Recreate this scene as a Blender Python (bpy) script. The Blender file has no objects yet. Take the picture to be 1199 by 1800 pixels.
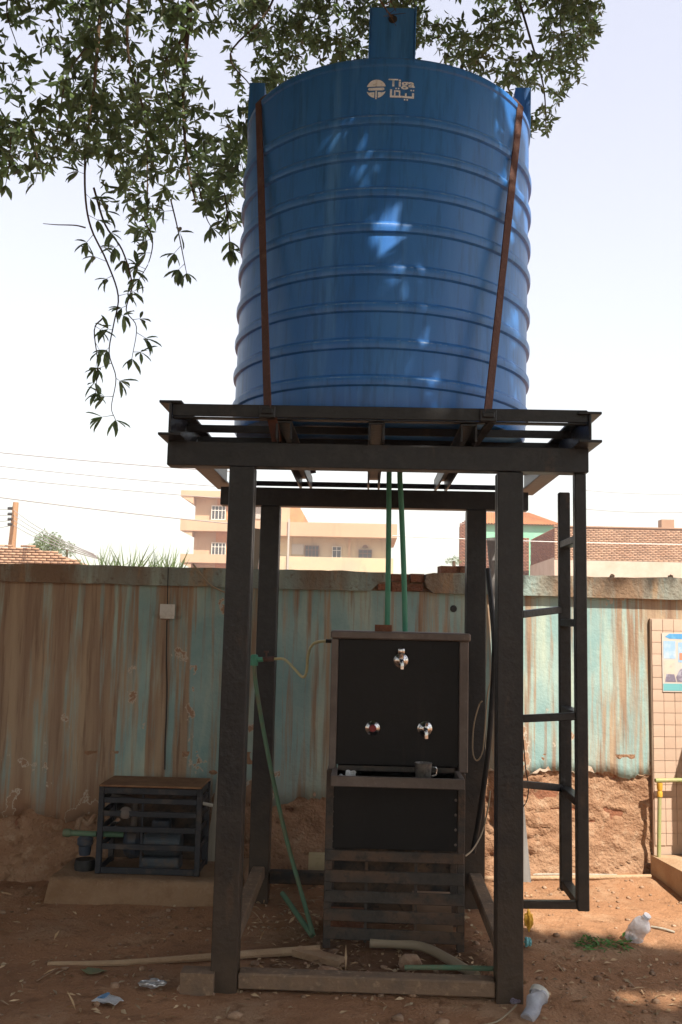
import bpy, bmesh, math, random
import numpy as np
from mathutils import Vector, Matrix

random.seed(7)
rng = np.random.default_rng(11)
C = bpy.context.scene.collection
S = bpy.context.scene
PI = math.pi

# ------------------------------------------------------------------ camera
F, PITCH, ROLL, YAW, EYE = 1629.6, .1189, .0233, -.0287, 1.55
def cam_axes():
    cp, sp, cy, sy = math.cos(PITCH), math.sin(PITCH), math.cos(YAW), math.sin(YAW)
    f = Vector((sy*cp, cy*cp, sp)); rt = Vector((cy, -sy, 0)); up = rt.cross(f)
    c, s = math.cos(ROLL), math.sin(ROLL)
    return c*rt + s*up, c*up - s*rt, f
CR, CU, CF = cam_axes()
cam = bpy.data.cameras.new('camera'); cam_o = bpy.data.objects.new('camera', cam); C.objects.link(cam_o)
cam.sensor_fit = 'VERTICAL'; cam.sensor_height = 24; cam.lens = F/1800*24
cam.clip_start = .05; cam.clip_end = 2000
M = Matrix((CR, CU, -CF)).transposed().to_4x4(); M.translation = Vector((0, 0, EYE))
cam_o.matrix_world = M
S.camera = cam_o

def at(px, py, Y):
    """point of the place seen at photo pixel px,py at the distance Y from the camera"""
    d = CF + CR*((px-599.5)/F) + CU*((900-py)/F)
    return Vector((0, 0, EYE)) + d*(Y/d.y)
def gnd(px, py, z=0.):
    d = CF + CR*((px-599.5)/F) + CU*((900-py)/F)
    return Vector((0, 0, EYE)) + d*((z-EYE)/d.z)

# ------------------------------------------------------------------ light
SUN = Vector((.50, -.80, 1.2)).normalized()
SUN_EL = math.asin(SUN.z); SUN_AZ = math.atan2(SUN.x, SUN.y)      # clockwise from +Y
w = bpy.data.worlds.new('World'); S.world = w; w.use_nodes = True
nt = w.node_tree; nt.nodes.clear()
sky = nt.nodes.new('ShaderNodeTexSky'); sky.sky_type = 'NISHITA'; sky.sun_disc = False
sky.sun_elevation = SUN_EL; sky.sun_rotation = SUN_AZ
sky.air_density = 2.0; sky.dust_density = .8; sky.ozone_density = 1.5; sky.altitude = 300
hsv = nt.nodes.new('ShaderNodeHueSaturation'); hsv.inputs['Saturation'].default_value = .58; hsv.inputs['Hue'].default_value = .55
gam = nt.nodes.new('ShaderNodeGamma'); gam.inputs['Gamma'].default_value = .55    # dust haze evens the sky out
bg = nt.nodes.new('ShaderNodeBackground'); bg.inputs['Strength'].default_value = .12
ow = nt.nodes.new('ShaderNodeOutputWorld')
nt.links.new(sky.outputs[0], gam.inputs[0]); nt.links.new(gam.outputs[0], hsv.inputs['Color']); nt.links.new(hsv.outputs[0], bg.inputs[0]); nt.links.new(bg.outputs[0], ow.inputs[0])
sl = bpy.data.lights.new('sun', 'SUN'); sl.energy = 2.25; sl.angle = math.radians(.55); sl.color = (1, .93, .82)
so = bpy.data.objects.new('sun', sl); C.objects.link(so)
so.rotation_euler = SUN.to_track_quat('Z', 'Y').to_euler()
S.view_settings.view_transform = 'Standard'; S.view_settings.look = 'None'
S.view_settings.exposure = 2.0; S.view_settings.gamma = 1; S.view_settings.use_curve_mapping = False

# ------------------------------------------------------------------ materials
def mat(name, base, rough=.8, metal=0, layers=(), bump=None, spec=.35, island=0, objrand=0, trans=None, alpha=None, coat=0, zdust=None):
    """layers: (scale, stretch xyz, colour, lo, hi[, detail]) noise masks laid over the base colour"""
    m = bpy.data.materials.new(name); m.use_nodes = True
    n = m.node_tree.nodes; L = m.node_tree.links
    b = n['Principled BSDF']; b.inputs['Roughness'].default_value = rough; b.inputs['Metallic'].default_value = metal
    b.inputs['Specular IOR Level'].default_value = spec
    if coat: b.inputs['Coat Weight'].default_value = coat; b.inputs['Coat Roughness'].default_value = .15
    rgb = n.new('ShaderNodeRGB'); rgb.outputs[0].default_value = (*base, 1); col = rgb.outputs[0]
    tc = n.new('ShaderNodeTexCoord')
    for i, ly in enumerate(layers):
        sc, st, c2, lo, hi = ly[:5]
        mp = n.new('ShaderNodeMapping'); mp.inputs['Scale'].default_value = st; mp.inputs['Location'].default_value = (i*3.7, i*1.3, i*2.1)
        L.new(tc.outputs['Object'], mp.inputs[0])
        t = n.new('ShaderNodeTexNoise'); t.inputs['Scale'].default_value = sc; t.inputs['Detail'].default_value = ly[5] if len(ly) > 5 else 5
        t.inputs['Roughness'].default_value = .62
        L.new(mp.outputs[0], t.inputs['Vector'])
        r = n.new('ShaderNodeMapRange'); r.inputs[1].default_value = lo; r.inputs[2].default_value = hi
        L.new(t.outputs['Fac'], r.inputs[0])
        x = n.new('ShaderNodeMix'); x.data_type = 'RGBA'
        L.new(r.outputs[0], x.inputs[0]); L.new(col, x.inputs[6]); x.inputs[7].default_value = (*c2, 1); col = x.outputs[2]
    if zdust:
        z0, z1, c2, amt = zdust; sp = n.new('ShaderNodeSeparateXYZ'); L.new(tc.outputs['Object'], sp.inputs[0])
        t = n.new('ShaderNodeTexNoise'); t.inputs['Scale'].default_value = 9; t.inputs['Detail'].default_value = 6; L.new(tc.outputs['Object'], t.inputs['Vector'])
        ad = n.new('ShaderNodeMath'); ad.operation = 'MULTIPLY_ADD'; L.new(t.outputs['Fac'], ad.inputs[0]); ad.inputs[1].default_value = (z1-z0)*1.1; L.new(sp.outputs['Z'], ad.inputs[2])
        r = n.new('ShaderNodeMapRange'); r.inputs[1].default_value = z0; r.inputs[2].default_value = z1+(z1-z0)*.6; r.inputs[3].default_value = amt; r.inputs[4].default_value = 0; L.new(ad.outputs[0], r.inputs[0])
        x = n.new('ShaderNodeMix'); x.data_type = 'RGBA'; L.new(r.outputs[0], x.inputs[0]); L.new(col, x.inputs[6]); x.inputs[7].default_value = (*c2, 1); col = x.outputs[2]
    if island or objrand:
        if island: src = n.new('ShaderNodeNewGeometry').outputs['Random Per Island']
        else: src = n.new('ShaderNodeObjectInfo').outputs['Random']
        a = island or objrand
        r = n.new('ShaderNodeMapRange'); r.inputs[3].default_value = 1-a; r.inputs[4].default_value = 1+a; L.new(src, r.inputs[0])
        h = n.new('ShaderNodeHueSaturation'); L.new(r.outputs[0], h.inputs['Value']); L.new(col, h.inputs['Color']); col = h.outputs[0]
    L.new(col, b.inputs['Base Color'])
    if bump:
        bs, bst, amt = bump
        mp = n.new('ShaderNodeMapping'); mp.inputs['Scale'].default_value = bst; L.new(tc.outputs['Object'], mp.inputs[0])
        t = n.new('ShaderNodeTexNoise'); t.inputs['Scale'].default_value = bs; t.inputs['Detail'].default_value = 6
        L.new(mp.outputs[0], t.inputs['Vector'])
        bp = n.new('ShaderNodeBump'); bp.inputs['Strength'].default_value = amt; bp.inputs['Distance'].default_value = .02
        L.new(t.outputs['Fac'], bp.inputs['Height']); L.new(bp.outputs[0], b.inputs['Normal'])
    if trans:
        tr = n.new('ShaderNodeBsdfTranslucent'); ms = n.new('ShaderNodeMixShader'); ms.inputs[0].default_value = trans[0]
        h = n.new('ShaderNodeMix'); h.data_type = 'RGBA'; h.blend_type = 'MULTIPLY'; h.inputs[0].default_value = 1
        L.new(col, h.inputs[6]); h.inputs[7].default_value = (*trans[1], 1); L.new(h.outputs[2], tr.inputs[0])
        L.new(b.outputs[0], ms.inputs[1]); L.new(tr.outputs[0], ms.inputs[2]); L.new(ms.outputs[0], n['Material Output'].inputs[0])
    if alpha is not None: b.inputs['Alpha'].default_value = alpha
    return m

O3 = (1, 1, 1)
MT = {}
MT['steel'] = mat('black_painted_steel', (.013, .013, .014), .42, 0, [(14, O3, (.028, .026, .025), .45, .75), (7, (1, 1, .3), (.085, .048, .028), .60, .76), (60, O3, (.009, .009, .009), .5, .7), (130, O3, (.10, .07, .05), .70, .78)], (45, O3, .14), .40, zdust=(.05, .85, (.13, .085, .052), .75))
MT['steel_low'] = mat('dusty_black_steel', (.030, .028, .026), .62, 0, [(6, O3, (.17, .10, .055), .40, .70), (40, O3, (.02, .018, .016), .55, .7)], (60, O3, .15), .3)
MT['rail'] = mat('mud_caked_steel', (.22, .145, .095), .85, 0, [(7, O3, (.15, .11, .08), .44, .66), (30, O3, (.36, .25, .16), .55, .75)], (40, O3, .3), .2)
MT['rust'] = mat('rusty_strap_steel', (.10, .048, .036), .75, .0, [(18, (1, 1, .4), (.075, .034, .026), .4, .65), (50, O3, (.15, .08, .055), .55, .75), (6, O3, (.17, .11, .085), .58, .75)], (80, O3, .25), .3)
MT['tank'] = mat('blue_tank_plastic', (.026, .150, .485), .38, 0, [(2.2, (1, 1, .35), (.04, .19, .53), .35, .65), (5, (2.2, 2.2, .16), (.09, .27, .60), .55, .80), (30, (1, 1, .1), (.02, .10, .28), .5, .8), (90, O3, (.16, .27, .42), .70, .84)], (26, (1, 1, .3), .06), .45)
MT['print'] = mat('white_tank_print', (.76, .86, .95), .6, 0, [(90, O3, (.40, .42, .42), .5, .75)])
MT['panel'] = mat('black_cooler_sheet', (.008, .0075, .0075), .5, 0, [(3, O3, (.013, .011, .010), .4, .7), (11, (1.6, 1, .12), (.030, .022, .017), .58, .80), (120, O3, (.06, .05, .04), .72, .80)], (40, O3, .04), .25)
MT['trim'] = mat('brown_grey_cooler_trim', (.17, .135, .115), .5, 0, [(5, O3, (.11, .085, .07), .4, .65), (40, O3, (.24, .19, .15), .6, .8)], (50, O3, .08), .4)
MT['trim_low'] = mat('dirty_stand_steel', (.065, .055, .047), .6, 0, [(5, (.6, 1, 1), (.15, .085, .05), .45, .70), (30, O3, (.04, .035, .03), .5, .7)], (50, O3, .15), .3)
MT['chrome'] = mat('chrome', (.72, .70, .68), .18, 1.0)
MT['red'] = mat('red_plastic', (.25, .03, .03), .4)
MT['green_pipe'] = mat('green_pipe_plastic', (.055, .26, .16), .45, 0, [(6, O3, (.09, .30, .20), .4, .7), (20, (1, 1, .4), (.10, .14, .08), .6, .8)])
MT['green_dusty'] = mat('dusty_green_pipe', (.095, .19, .115), .6, 0, [(9, O3, (.16, .15, .085), .45, .7)])
MT['tube'] = mat('clear_yellowed_tube', (.50, .45, .24), .35, 0, [(8, O3, (.36, .33, .18), .5, .7)])
MT['cable'] = mat('tan_cable', (.34, .27, .18), .5)
MT['rubber'] = mat('black_rubber', (.018, .018, .018), .55, 0, [(10, O3, (.05, .045, .04), .55, .75)])
MT['board'] = mat('grey_weathered_board', (.26, .25, .24), .8, 0, [(9, (3, 1, .2), (.16, .15, .14), .4, .7), (40, O3, (.34, .33, .31), .6, .8)], (30, (3, 1, .2), .2))
MT['pale_board'] = mat('pale_dusty_board', (.42, .38, .31), .8, 0, [(9, (3, 1, .2), (.30, .26, .2), .4, .7)], (30, (3, 1, .2), .2))
MT['brick'] = mat('red_brown_brick', (.24, .10, .055), .9, 0, [(8, O3, (.16, .075, .045), .4, .65), (45, O3, (.33, .17, .10), .55, .75)], (60, O3, .5), .2, objrand=.2)
MT['far_brick'] = mat('pale_raw_brick', (.43, .275, .18), .9, 0, [(.9, O3, (.37, .22, .14), .4, .7)], None, .2, island=.18)
MT['far_mortar'] = mat('tan_mortar', (.36, .22, .13), .95)  # plain tan mortar, close in tone to the far bricks
MT['mortar'] = mat('grey_brown_mortar', (.34, .22, .14), .95, 0, [(4, O3, (.26, .16, .1), .4, .7)])
MT['mud'] = mat('mud_base_of_wall', (.36, .215, .130), .95, 0, [(4, O3, (.28, .15, .085), .38, .66), (16, O3, (.43, .29, .19), .52, .72), (60, O3, (.20, .10, .055), .58, .74)], (55, O3, .8), .15)
MT['concrete'] = mat('dusty_concrete', (.33, .21, .125), .92, 0, [(6, O3, (.25, .145, .08), .4, .65), (40, O3, (.38, .26, .17), .6, .78)], (60, O3, .5), .15)
MT['plinth'] = mat('tan_concrete', (.46, .32, .20), .9, 0, [(5, O3, (.36, .22, .13), .4, .7), (50, O3, (.5, .38, .26), .6, .8)], (60, O3, .4), .15)
MT['tile'] = mat('beige_tile', (.56, .41, .31), .40, 0, [(2.5, O3, (.50, .35, .26), .4, .7), (40, O3, (.46, .31, .22), .6, .8)], None, .4, objrand=.05)
MT['grout'] = mat('tile_grout', (.49, .355, .265), .95)
MT['soil'] = mat('red_brown_soil', (.385, .20, .105), .96, 0, [(.9, O3, (.28, .145, .078), .42, .62), (3.2, O3, (.44, .275, .165), .50, .72), (14, O3, (.24, .125, .066), .52, .70), (70, O3, (.50, .36, .24), .64, .74), (160, O3, (.20, .10, .055), .58, .70)], (70, O3, .55), .12)
MT['litter'] = mat('dry_leaf_litter', (.50, .36, .22), .85, 0, [(9, O3, (.30, .17, .08), .4, .65), (13, O3, (.55, .44, .30), .55, .7)], None, .2, island=.35)
MT['stone'] = mat('dusty_stone', (.36, .24, .16), .92, 0, [(25, O3, (.26, .15, .09), .4, .65), (70, O3, (.48, .36, .26), .6, .75)], (60, O3, .4), .15, island=.25)
MT['leaf'] = mat('green_leaf', (.115, .160, .095), .42, 0, [(1.1, O3, (.085, .125, .07), .4, .65), (3.0, O3, (.15, .18, .10), .52, .72)], None, .5, island=.4, trans=(.5, (1.4, 1.5, 1.0)))
MT['weed'] = mat('picked_green_leaf', (.10, .24, .05), .5, 0, [(9, O3, (.06, .15, .03), .4, .65)], None, .3, island=.3, trans=(.2, (1.2, 1.3, .6)))
MT['far_leaf'] = mat('far_leaf', (.17, .22, .11), .6, 0, [(1.5, O3, (.12, .17, .07), .4, .65)], None, .3, island=.3, trans=(.25, (1.3, 1.4, .7)))
MT['bark'] = mat('brown_bark', (.13, .085, .055), .9, 0, [(10, (1, 1, .3), (.07, .048, .032), .4, .65)], (25, (1, 1, .3), .6), .2)
MT['plastic'] = mat('clear_crumpled_plastic', (.62, .64, .70), .22, 0, [(12, O3, (.42, .45, .52), .4, .65)], (30, O3, .5), .5, alpha=.62)
MT['white'] = mat('white_plastic', (.62, .60, .54), .5, 0, [(20, O3, (.46, .42, .36), .5, .75)])
MT['paper'] = mat('crumpled_white_paper', (.62, .62, .63), .8, 0, [(30, O3, (.42, .40, .38), .5, .7)])
MT['blue_print'] = mat('blue_wrapper_print', (.14, .30, .52), .5)
MT['foil'] = mat('silver_foil', (.55, .55, .57), .35, .7, [(30, O3, (.30, .29, .28), .45, .65)])
MT['yellow'] = mat('yellow_orange_wrapper', (.62, .34, .04), .5, 0, [(20, O3, (.45, .22, .03), .5, .7)])
MT['cream'] = mat('cream_wood_block', (.55, .44, .26), .8, 0, [(12, O3, (.42, .32, .18), .5, .7)])
MT['pump'] = mat('grey_blue_pump_metal', (.07, .085, .10), .5, .2, [(14, O3, (.14, .10, .07), .5, .7)])
MT['pump_blue'] = mat('blue_pump_paint', (.035, .048, .07), .55, 0, [(14, O3, (.10, .075, .055), .48, .68)])
MT['cage'] = mat('dark_blue_grey_steel', (.022, .025, .032), .5, 0, [(12, O3, (.10, .075, .055), .52, .75)], (60, O3, .1), .4)
MT['rust_plate'] = mat('rusty_sheet', (.27, .145, .075), .85, 0, [(6, O3, (.18, .085, .045), .42, .65), (30, O3, (.34, .20, .11), .6, .8)], (40, O3, .2), .2)
MT['bld_tan'] = mat('tan_plaster', (.54, .37, .235), .9, 0, [(.25, O3, (.48, .32, .20), .4, .65), (1.2, (1, 1, .2), (.40, .26, .165), .55, .75)])
MT['bld_yellow'] = mat('pale_yellow_plaster', (.58, .46, .28), .9, 0, [(.3, O3, (.48, .38, .26), .4, .65), (1.4, (1, 1, .18), (.40, .30, .20), .55, .75)])
MT['bld_grey'] = mat('grey_shutter_panel', (.42, .38, .33), .8)
MT['bld_orange'] = mat('orange_brick_plaster', (.52, .25, .11), .9, 0, [(2.5, O3, (.46, .20, .09), .4, .65)])
MT['winframe'] = mat('white_window_frame', (.70, .66, .58), .6)
MT['winbrown'] = mat('brown_window_shutter', (.20, .12, .08), .6)
MT['glass'] = mat('dark_window_glass', (.05, .05, .05), .3, 0, (), None, .5)
MT['green_wall'] = mat('mint_green_plaster', (.23, .52, .34), .85, 0, [(1.2, O3, (.30, .56, .40), .5, .7)])
MT['orange_tin'] = mat('orange_tin_roof', (.44, .17, .055), .6, 0, [(2, O3, (.36, .13, .045), .4, .7)])
MT['dark_brick'] = mat('red_brick_and_side_shade', (.30, .14, .085), .9, 0, [(2, O3, (.24, .105, .065), .4, .7)], None, .2, island=.18)  # shed's own red brick; also the painted shade of the building's side
MT['cream_plaster'] = mat('cream_plaster_base', (.54, .45, .36), .9, 0, [(1.5, O3, (.46, .36, .27), .4, .7)])
MT['pole'] = mat('orange_brown_wood_pole', (.42, .24, .13), .85, 0, [(6, (1, 1, .2), (.34, .18, .09), .4, .7)])
MT['wire'] = mat('grey_wire', (.30, .27, .26), .6)
MT['white_wire'] = mat('pale_wire', (.70, .68, .66), .6)
MT['poster_paper'] = mat('poster_paper', (.56, .49, .43), .5)

def dark_oval(m, cx, cy, rx, ry, c2):
    """darker oval blended into the base colour, edge broken by noise"""
    n = m.node_tree.nodes; L = m.node_tree.links; b = n['Principled BSDF']; col = b.inputs['Base Color'].links[0].from_socket
    tc = n.new('ShaderNodeTexCoord'); mp = n.new('ShaderNodeMapping'); mp.inputs['Location'].default_value = (-cx/rx, -cy/ry, 0); mp.inputs['Scale'].default_value = (1/rx, 1/ry, 0)
    ln = n.new('ShaderNodeVectorMath'); ln.operation = 'LENGTH'; L.new(tc.outputs['Object'], mp.inputs[0]); L.new(mp.outputs[0], ln.inputs[0])
    t = n.new('ShaderNodeTexNoise'); t.inputs['Scale'].default_value = 3.5; t.inputs['Detail'].default_value = 6; L.new(tc.outputs['Object'], t.inputs['Vector'])
    ad = n.new('ShaderNodeMath'); ad.operation = 'MULTIPLY_ADD'; L.new(t.outputs['Fac'], ad.inputs[0]); ad.inputs[1].default_value = 1.1; L.new(ln.outputs['Value'], ad.inputs[2])
    r = n.new('ShaderNodeMapRange'); r.inputs[1].default_value = 1.15; r.inputs[2].default_value = 1.6; r.inputs[3].default_value = .75; r.inputs[4].default_value = 0; L.new(ad.outputs[0], r.inputs[0])
    x = n.new('ShaderNodeMix'); x.data_type = 'RGBA'; L.new(r.outputs[0], x.inputs[0]); L.new(col, x.inputs[6]); x.inputs[7].default_value = (*c2, 1); L.new(x.outputs[2], b.inputs['Base Color'])
dark_oval(MT['soil'], .12, 4.52, .75, .42, (.13, .070, .040))  # darker patch of soil in front of the cooler
def wall_paint():
    """old aqua paint with vertical rain streaks of mud; the left stretch is nearly all brown"""
    m = bpy.data.materials.new('streaked_aqua_paint'); m.use_nodes = True
    n = m.node_tree.nodes; L = m.node_tree.links; b = n['Principled BSDF']
    b.inputs['Roughness'].default_value = .85; b.inputs['Specular IOR Level'].default_value = .2
    tc = n.new('ShaderNodeTexCoord'); sp = n.new('ShaderNodeSeparateXYZ'); L.new(tc.outputs['Object'], sp.inputs[0])
    def noise(scale, st, loc=(0, 0, 0), detail=5):
        mp = n.new('ShaderNodeMapping'); mp.inputs['Scale'].default_value = st; mp.inputs['Location'].default_value = loc
        L.new(tc.outputs['Object'], mp.inputs[0])
        t = n.new('ShaderNodeTexNoise'); t.inputs['Scale'].default_value = scale; t.inputs['Detail'].default_value = detail; t.inputs['Roughness'].default_value = .6
        L.new(mp.outputs[0], t.inputs['Vector']); return t.outputs['Fac']
    def math_(op, a, bb):
        q = n.new('ShaderNodeMath'); q.operation = op
        for i, v in enumerate((a, bb)):
            if isinstance(v, (int, float)): q.inputs[i].default_value = v
            else: L.new(v, q.inputs[i])
        return q.outputs[0]
    def rng_(v, lo, hi, a=0., bb=1.):
        r = n.new('ShaderNodeMapRange'); r.inputs[1].default_value = lo; r.inputs[2].default_value = hi; r.inputs[3].default_value = a; r.inputs[4].default_value = bb
        L.new(v, r.inputs[0]); return r.outputs[0]
    def mix(f, c1, c2):
        x = n.new('ShaderNodeMix'); x.data_type = 'RGBA'; L.new(f, x.inputs[0])
        for i, c in ((6, c1), (7, c2)):
            if isinstance(c, tuple): x.inputs[i].default_value = (*c, 1)
            else: L.new(c, x.inputs[i])
        return x.outputs[2]
    col = mix(rng_(noise(2.2, O3), .4, .65), (.225, .355, .345), (.335, .45, .415))
    col = mix(rng_(noise(5, (1, 1, .2), (4, 0, 0)), .5, .75), col, (.52, .55, .42))
    # long streaks; more of them towards the left
    ramp = n.new('ShaderNodeValToRGB'); e = ramp.color_ramp.elements
    L.new(rng_(sp.outputs['X'], -2.4, 2.4), ramp.inputs[0])
    e[0].position = 0; e[0].color = (.17,)*3 + (1,)
    e[1].position = 1; e[1].color = (.10,)*3 + (1,)
    for p, v in ((.06, .15), (.17, .15), (.195, .02), (.215, .02), (.235, .15), (.275, .11), (.285, -.01), (.36, 0.0), (.50, .015), (.62, .05), (.72, .05), (.75, -.03), (.80, -.02), (.85, .09)):
        q = e.new(p); q.color = (v,)*3 + (1,)
    fine = noise(24, (1, 1, .045)); wide = noise(6.5, (1, 1, .10), (2, 0, 1))
    f = math_('ADD', math_('MULTIPLY', fine, .55), math_('MULTIPLY', wide, .50))
    f = math_('ADD', f, ramp.outputs[0])
    crisp = noise(15, (1, 1, .035), (5, 2, 3), 3); f = math_('ADD', f, math_('MULTIPLY', rng_(crisp, .50, .58), .055)); f = math_('ADD', f, -.03)
    fac = rng_(f, .52, .63)
    dirt = mix(rng_(noise(11, (1, 1, .06), (7, 0, 0)), .4, .62), (.28, .165, .100), (.42, .29, .18))
    dirt = mix(rng_(noise(34, (1, 1, .05), (1, 0, 5)), .52, .70), dirt, (.20, .105, .058))
    col = mix(math_('MULTIPLY', fac, .9), col, dirt)
    # splashed mud near the foot and small chips of pale plaster
    foot = rng_(math_('ADD', sp.outputs['Z'], math_('MULTIPLY', noise(3, O3, (0, 0, 9)), .5)), .55, .95, 1, 0)
    lf = rng_(sp.outputs['X'], -.9, .6, 1, .1)
    col = mix(math_('MULTIPLY', math_('MULTIPLY', foot, lf), .85), col, (.30, .155, .085))
    col = mix(rng_(noise(22, (1, 1, .5), (3, 3, 3)), .72, .76), col, (.60, .54, .44))
    # flakes of paint gone, more of them low on the wall: bare plaster with a pale broken margin
    fl = math_('ADD', noise(4.2, (1, 1, .8), (6, 1, 2), 8), math_('MULTIPLY', rng_(sp.outputs['Z'], .35, 1.15, 1, 0), .115))
    col = mix(rng_(fl, .655, .660), col, (.50, .42, .33)); col = mix(rng_(fl, .668, .675), col, (.33, .205, .13))
    L.new(col, b.inputs['Base Color'])
    bp = n.new('ShaderNodeBump'); bp.inputs['Strength'].default_value = .35; bp.inputs['Distance'].default_value = .01
    L.new(math_('ADD', noise(40, O3), math_('MULTIPLY', noise(9, O3, (2, 2, 2)), 1.2)), bp.inputs['Height']); L.new(bp.outputs[0], b.inputs['Normal'])
    return m
MT['wall'] = wall_paint()
def coping_mat():
    return mat('stained_coping', (.26, .33, .30), .92, 0, [(1.3, (1, 1, .3), (.22, .145, .092), .42, .58), (7, (1, 1, .15), (.34, .40, .34), .54, .70), (6, (1, 1, .3), (.40, .24, .12), .56, .72), (20, O3, (.15, .10, .065), .56, .74)], (45, O3, .55), .15)
MT['coping'] = coping_mat()

# ------------------------------------------------------------------ helpers
def link(name, me, m=None, parent=None):
    o = bpy.data.objects.new(name, me); C.objects.link(o)
    if m is not None: me.materials.append(MT[m] if isinstance(m, str) else m)
    if parent is not None: o.parent = parent
    return o
def obj(name, bm, m, parent=None, bevel=0, smooth=False, seg=1):
    if bevel:
        es = [e for e in bm.edges if len(e.link_faces) == 2 and e.calc_face_angle(0) > .6]
        bmesh.ops.bevel(bm, geom=es, offset=bevel, segments=seg, affect='EDGES', clamp_overlap=True)
    bmesh.ops.recalc_face_normals(bm, faces=bm.faces)
    me = bpy.data.meshes.new(name); bm.to_mesh(me); bm.free()
    if smooth:
        me.polygons.foreach_set('use_smooth', [True]*len(me.polygons))
        try: me.set_sharp_from_angle(angle=math.radians(40))
        except Exception: pass
    return link(name, me, m, parent)
def thing(name, label, cat, loc=(0, 0, 0), rz=0, group=None):
    o = bpy.data.objects.new(name, None); C.objects.link(o); o.location = loc; o.rotation_euler = (0, 0, rz); o.empty_display_size = .1
    return tag(o, label, cat, group)
def tag(o, label, cat, group=None):
    o['label'] = label; o['category'] = cat
    if group: o['group'] = group
    return o
def B(): return bmesh.new()
def box(bm, x0, x1, y0, y1, z0, z1):
    v = [bm.verts.new(p) for p in ((x0, y0, z0), (x1, y0, z0), (x1, y1, z0), (x0, y1, z0), (x0, y0, z1), (x1, y0, z1), (x1, y1, z1), (x0, y1, z1))]
    for f in ((0, 3, 2, 1), (4, 5, 6, 7), (0, 1, 5, 4), (1, 2, 6, 5), (2, 3, 7, 6), (3, 0, 4, 7)): bm.faces.new([v[i] for i in f])
    return bm
def bar(bm, p0, p1, w_, h, up=(0, 0, 1)):
    """box of section w (sideways) x h (along up) from p0 to p1"""
    p0, p1 = Vector(p0), Vector(p1); d = (p1-p0).normalized(); s = d.cross(Vector(up))
    if s.length < 1e-4: s = d.cross(Vector((0, 1, 0)))
    s.normalize(); u = s.cross(d)
    v = [bm.verts.new(p + s*a*w_/2 + u*b_*h/2) for p in (p0, p1) for a, b_ in ((-1, -1), (1, -1), (1, 1), (-1, 1))]
    for f in ((3, 2, 1, 0), (4, 5, 6, 7), (0, 1, 5, 4), (1, 2, 6, 5), (2, 3, 7, 6), (3, 0, 4, 7)): bm.faces.new([v[i] for i in f])
    return bm
def curve_pts(pts, n=6):
    """Catmull-Rom through pts"""
    P = [Vector(p) for p in pts]; P = [2*P[0]-P[1]] + P + [2*P[-1]-P[-2]]; out = []
    for i in range(1, len(P)-2):
        for k in range(n):
            t = k/n; a, b, c, d = P[i-1], P[i], P[i+1], P[i+2]
            out.append(.5*((2*b) + (c-a)*t + (2*a-5*b+4*c-d)*t*t + (3*b-a-3*c+d)*t**3))
    out.append(P[-2]); return out
def tube(bm, pts, r, n=8, r1=None, cap=True):
    P = [Vector(p) for p in pts]; rings = []; N = len(P)
    for i, p in enumerate(P):
        d = (P[min(i+1, N-1)]-P[max(i-1, 0)]).normalized()
        a = d.cross(Vector((0, 0, 1)) if abs(d.z) < .9 else Vector((1, 0, 0))).normalized()
        if rings and a.dot(pa) < 0: pass
        b_ = d.cross(a); pa = a
        rr = r if r1 is None else r + (r1-r)*i/(N-1)
        rings.append([bm.verts.new(p + a*rr*math.cos(2*PI*k/n) + b_*rr*math.sin(2*PI*k/n)) for k in range(n)])
    for q, s in zip(rings, rings[1:]):
        for k in range(n): bm.faces.new((q[k], q[(k+1) % n], s[(k+1) % n], s[k]))
    if cap:
        bm.faces.new(rings[0][::-1]); bm.faces.new(rings[-1])
    return bm
def lathe(bm, prof, n=32, c=(0, 0, 0), axis=None):
    """prof: list of (r, z); axis gives the direction of z"""
    A = Matrix.Identity(3) if axis is None else Vector(axis).to_track_quat('Z', 'Y').to_matrix()
    c = Vector(c); rings = []
    for r, z in prof:
        if r < 1e-6: rings.append([bm.verts.new(c + A @ Vector((0, 0, z)))])
        else: rings.append([bm.verts.new(c + A @ Vector((r*math.cos(2*PI*k/n), r*math.sin(2*PI*k/n), z))) for k in range(n)])
    for q, s in zip(rings, rings[1:]):
        for k in range(n):
            f = [q[k % len(q)], q[(k+1) % len(q)], s[(k+1) % len(s)], s[k % len(s)]]
            g = []
            for v in f:
                if v not in g: g.append(v)
            if len(g) > 2: bm.faces.new(g)
    return bm
def prism(bm, poly, y0, y1):
    """polygon of (x,z) extruded from y0 to y1"""
    a = [bm.verts.new((x, y0, z)) for x, z in poly]; b_ = [bm.verts.new((x, y1, z)) for x, z in poly]; n = len(poly)
    bm.faces.new(a); bm.faces.new(b_[::-1])
    for i in range(n): bm.faces.new((a[i], b_[i], b_[(i+1) % n], a[(i+1) % n]))
    return bm
def pyd(name, V, Fc, m, parent=None, smooth=False):
    """mesh from numpy arrays; Fc is (n,3) or (n,4)"""
    V = np.asarray(V, np.float32); Fc = np.asarray(Fc, np.int32); k = Fc.shape[1]
    me = bpy.data.meshes.new(name); me.vertices.add(len(V)); me.vertices.foreach_set('co', V.ravel())
    me.loops.add(Fc.size); me.loops.foreach_set('vertex_index', Fc.ravel())
    me.polygons.add(len(Fc)); me.polygons.foreach_set('loop_start', np.arange(0, Fc.size, k, dtype=np.int32))
    try: me.polygons.foreach_set('loop_total', np.full(len(Fc), k, np.int32))
    except Exception: pass
    if smooth: me.polygons.foreach_set('use_smooth', np.ones(len(Fc), bool))
    me.update(calc_edges=True)
    return link(name, me, m, parent)
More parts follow.
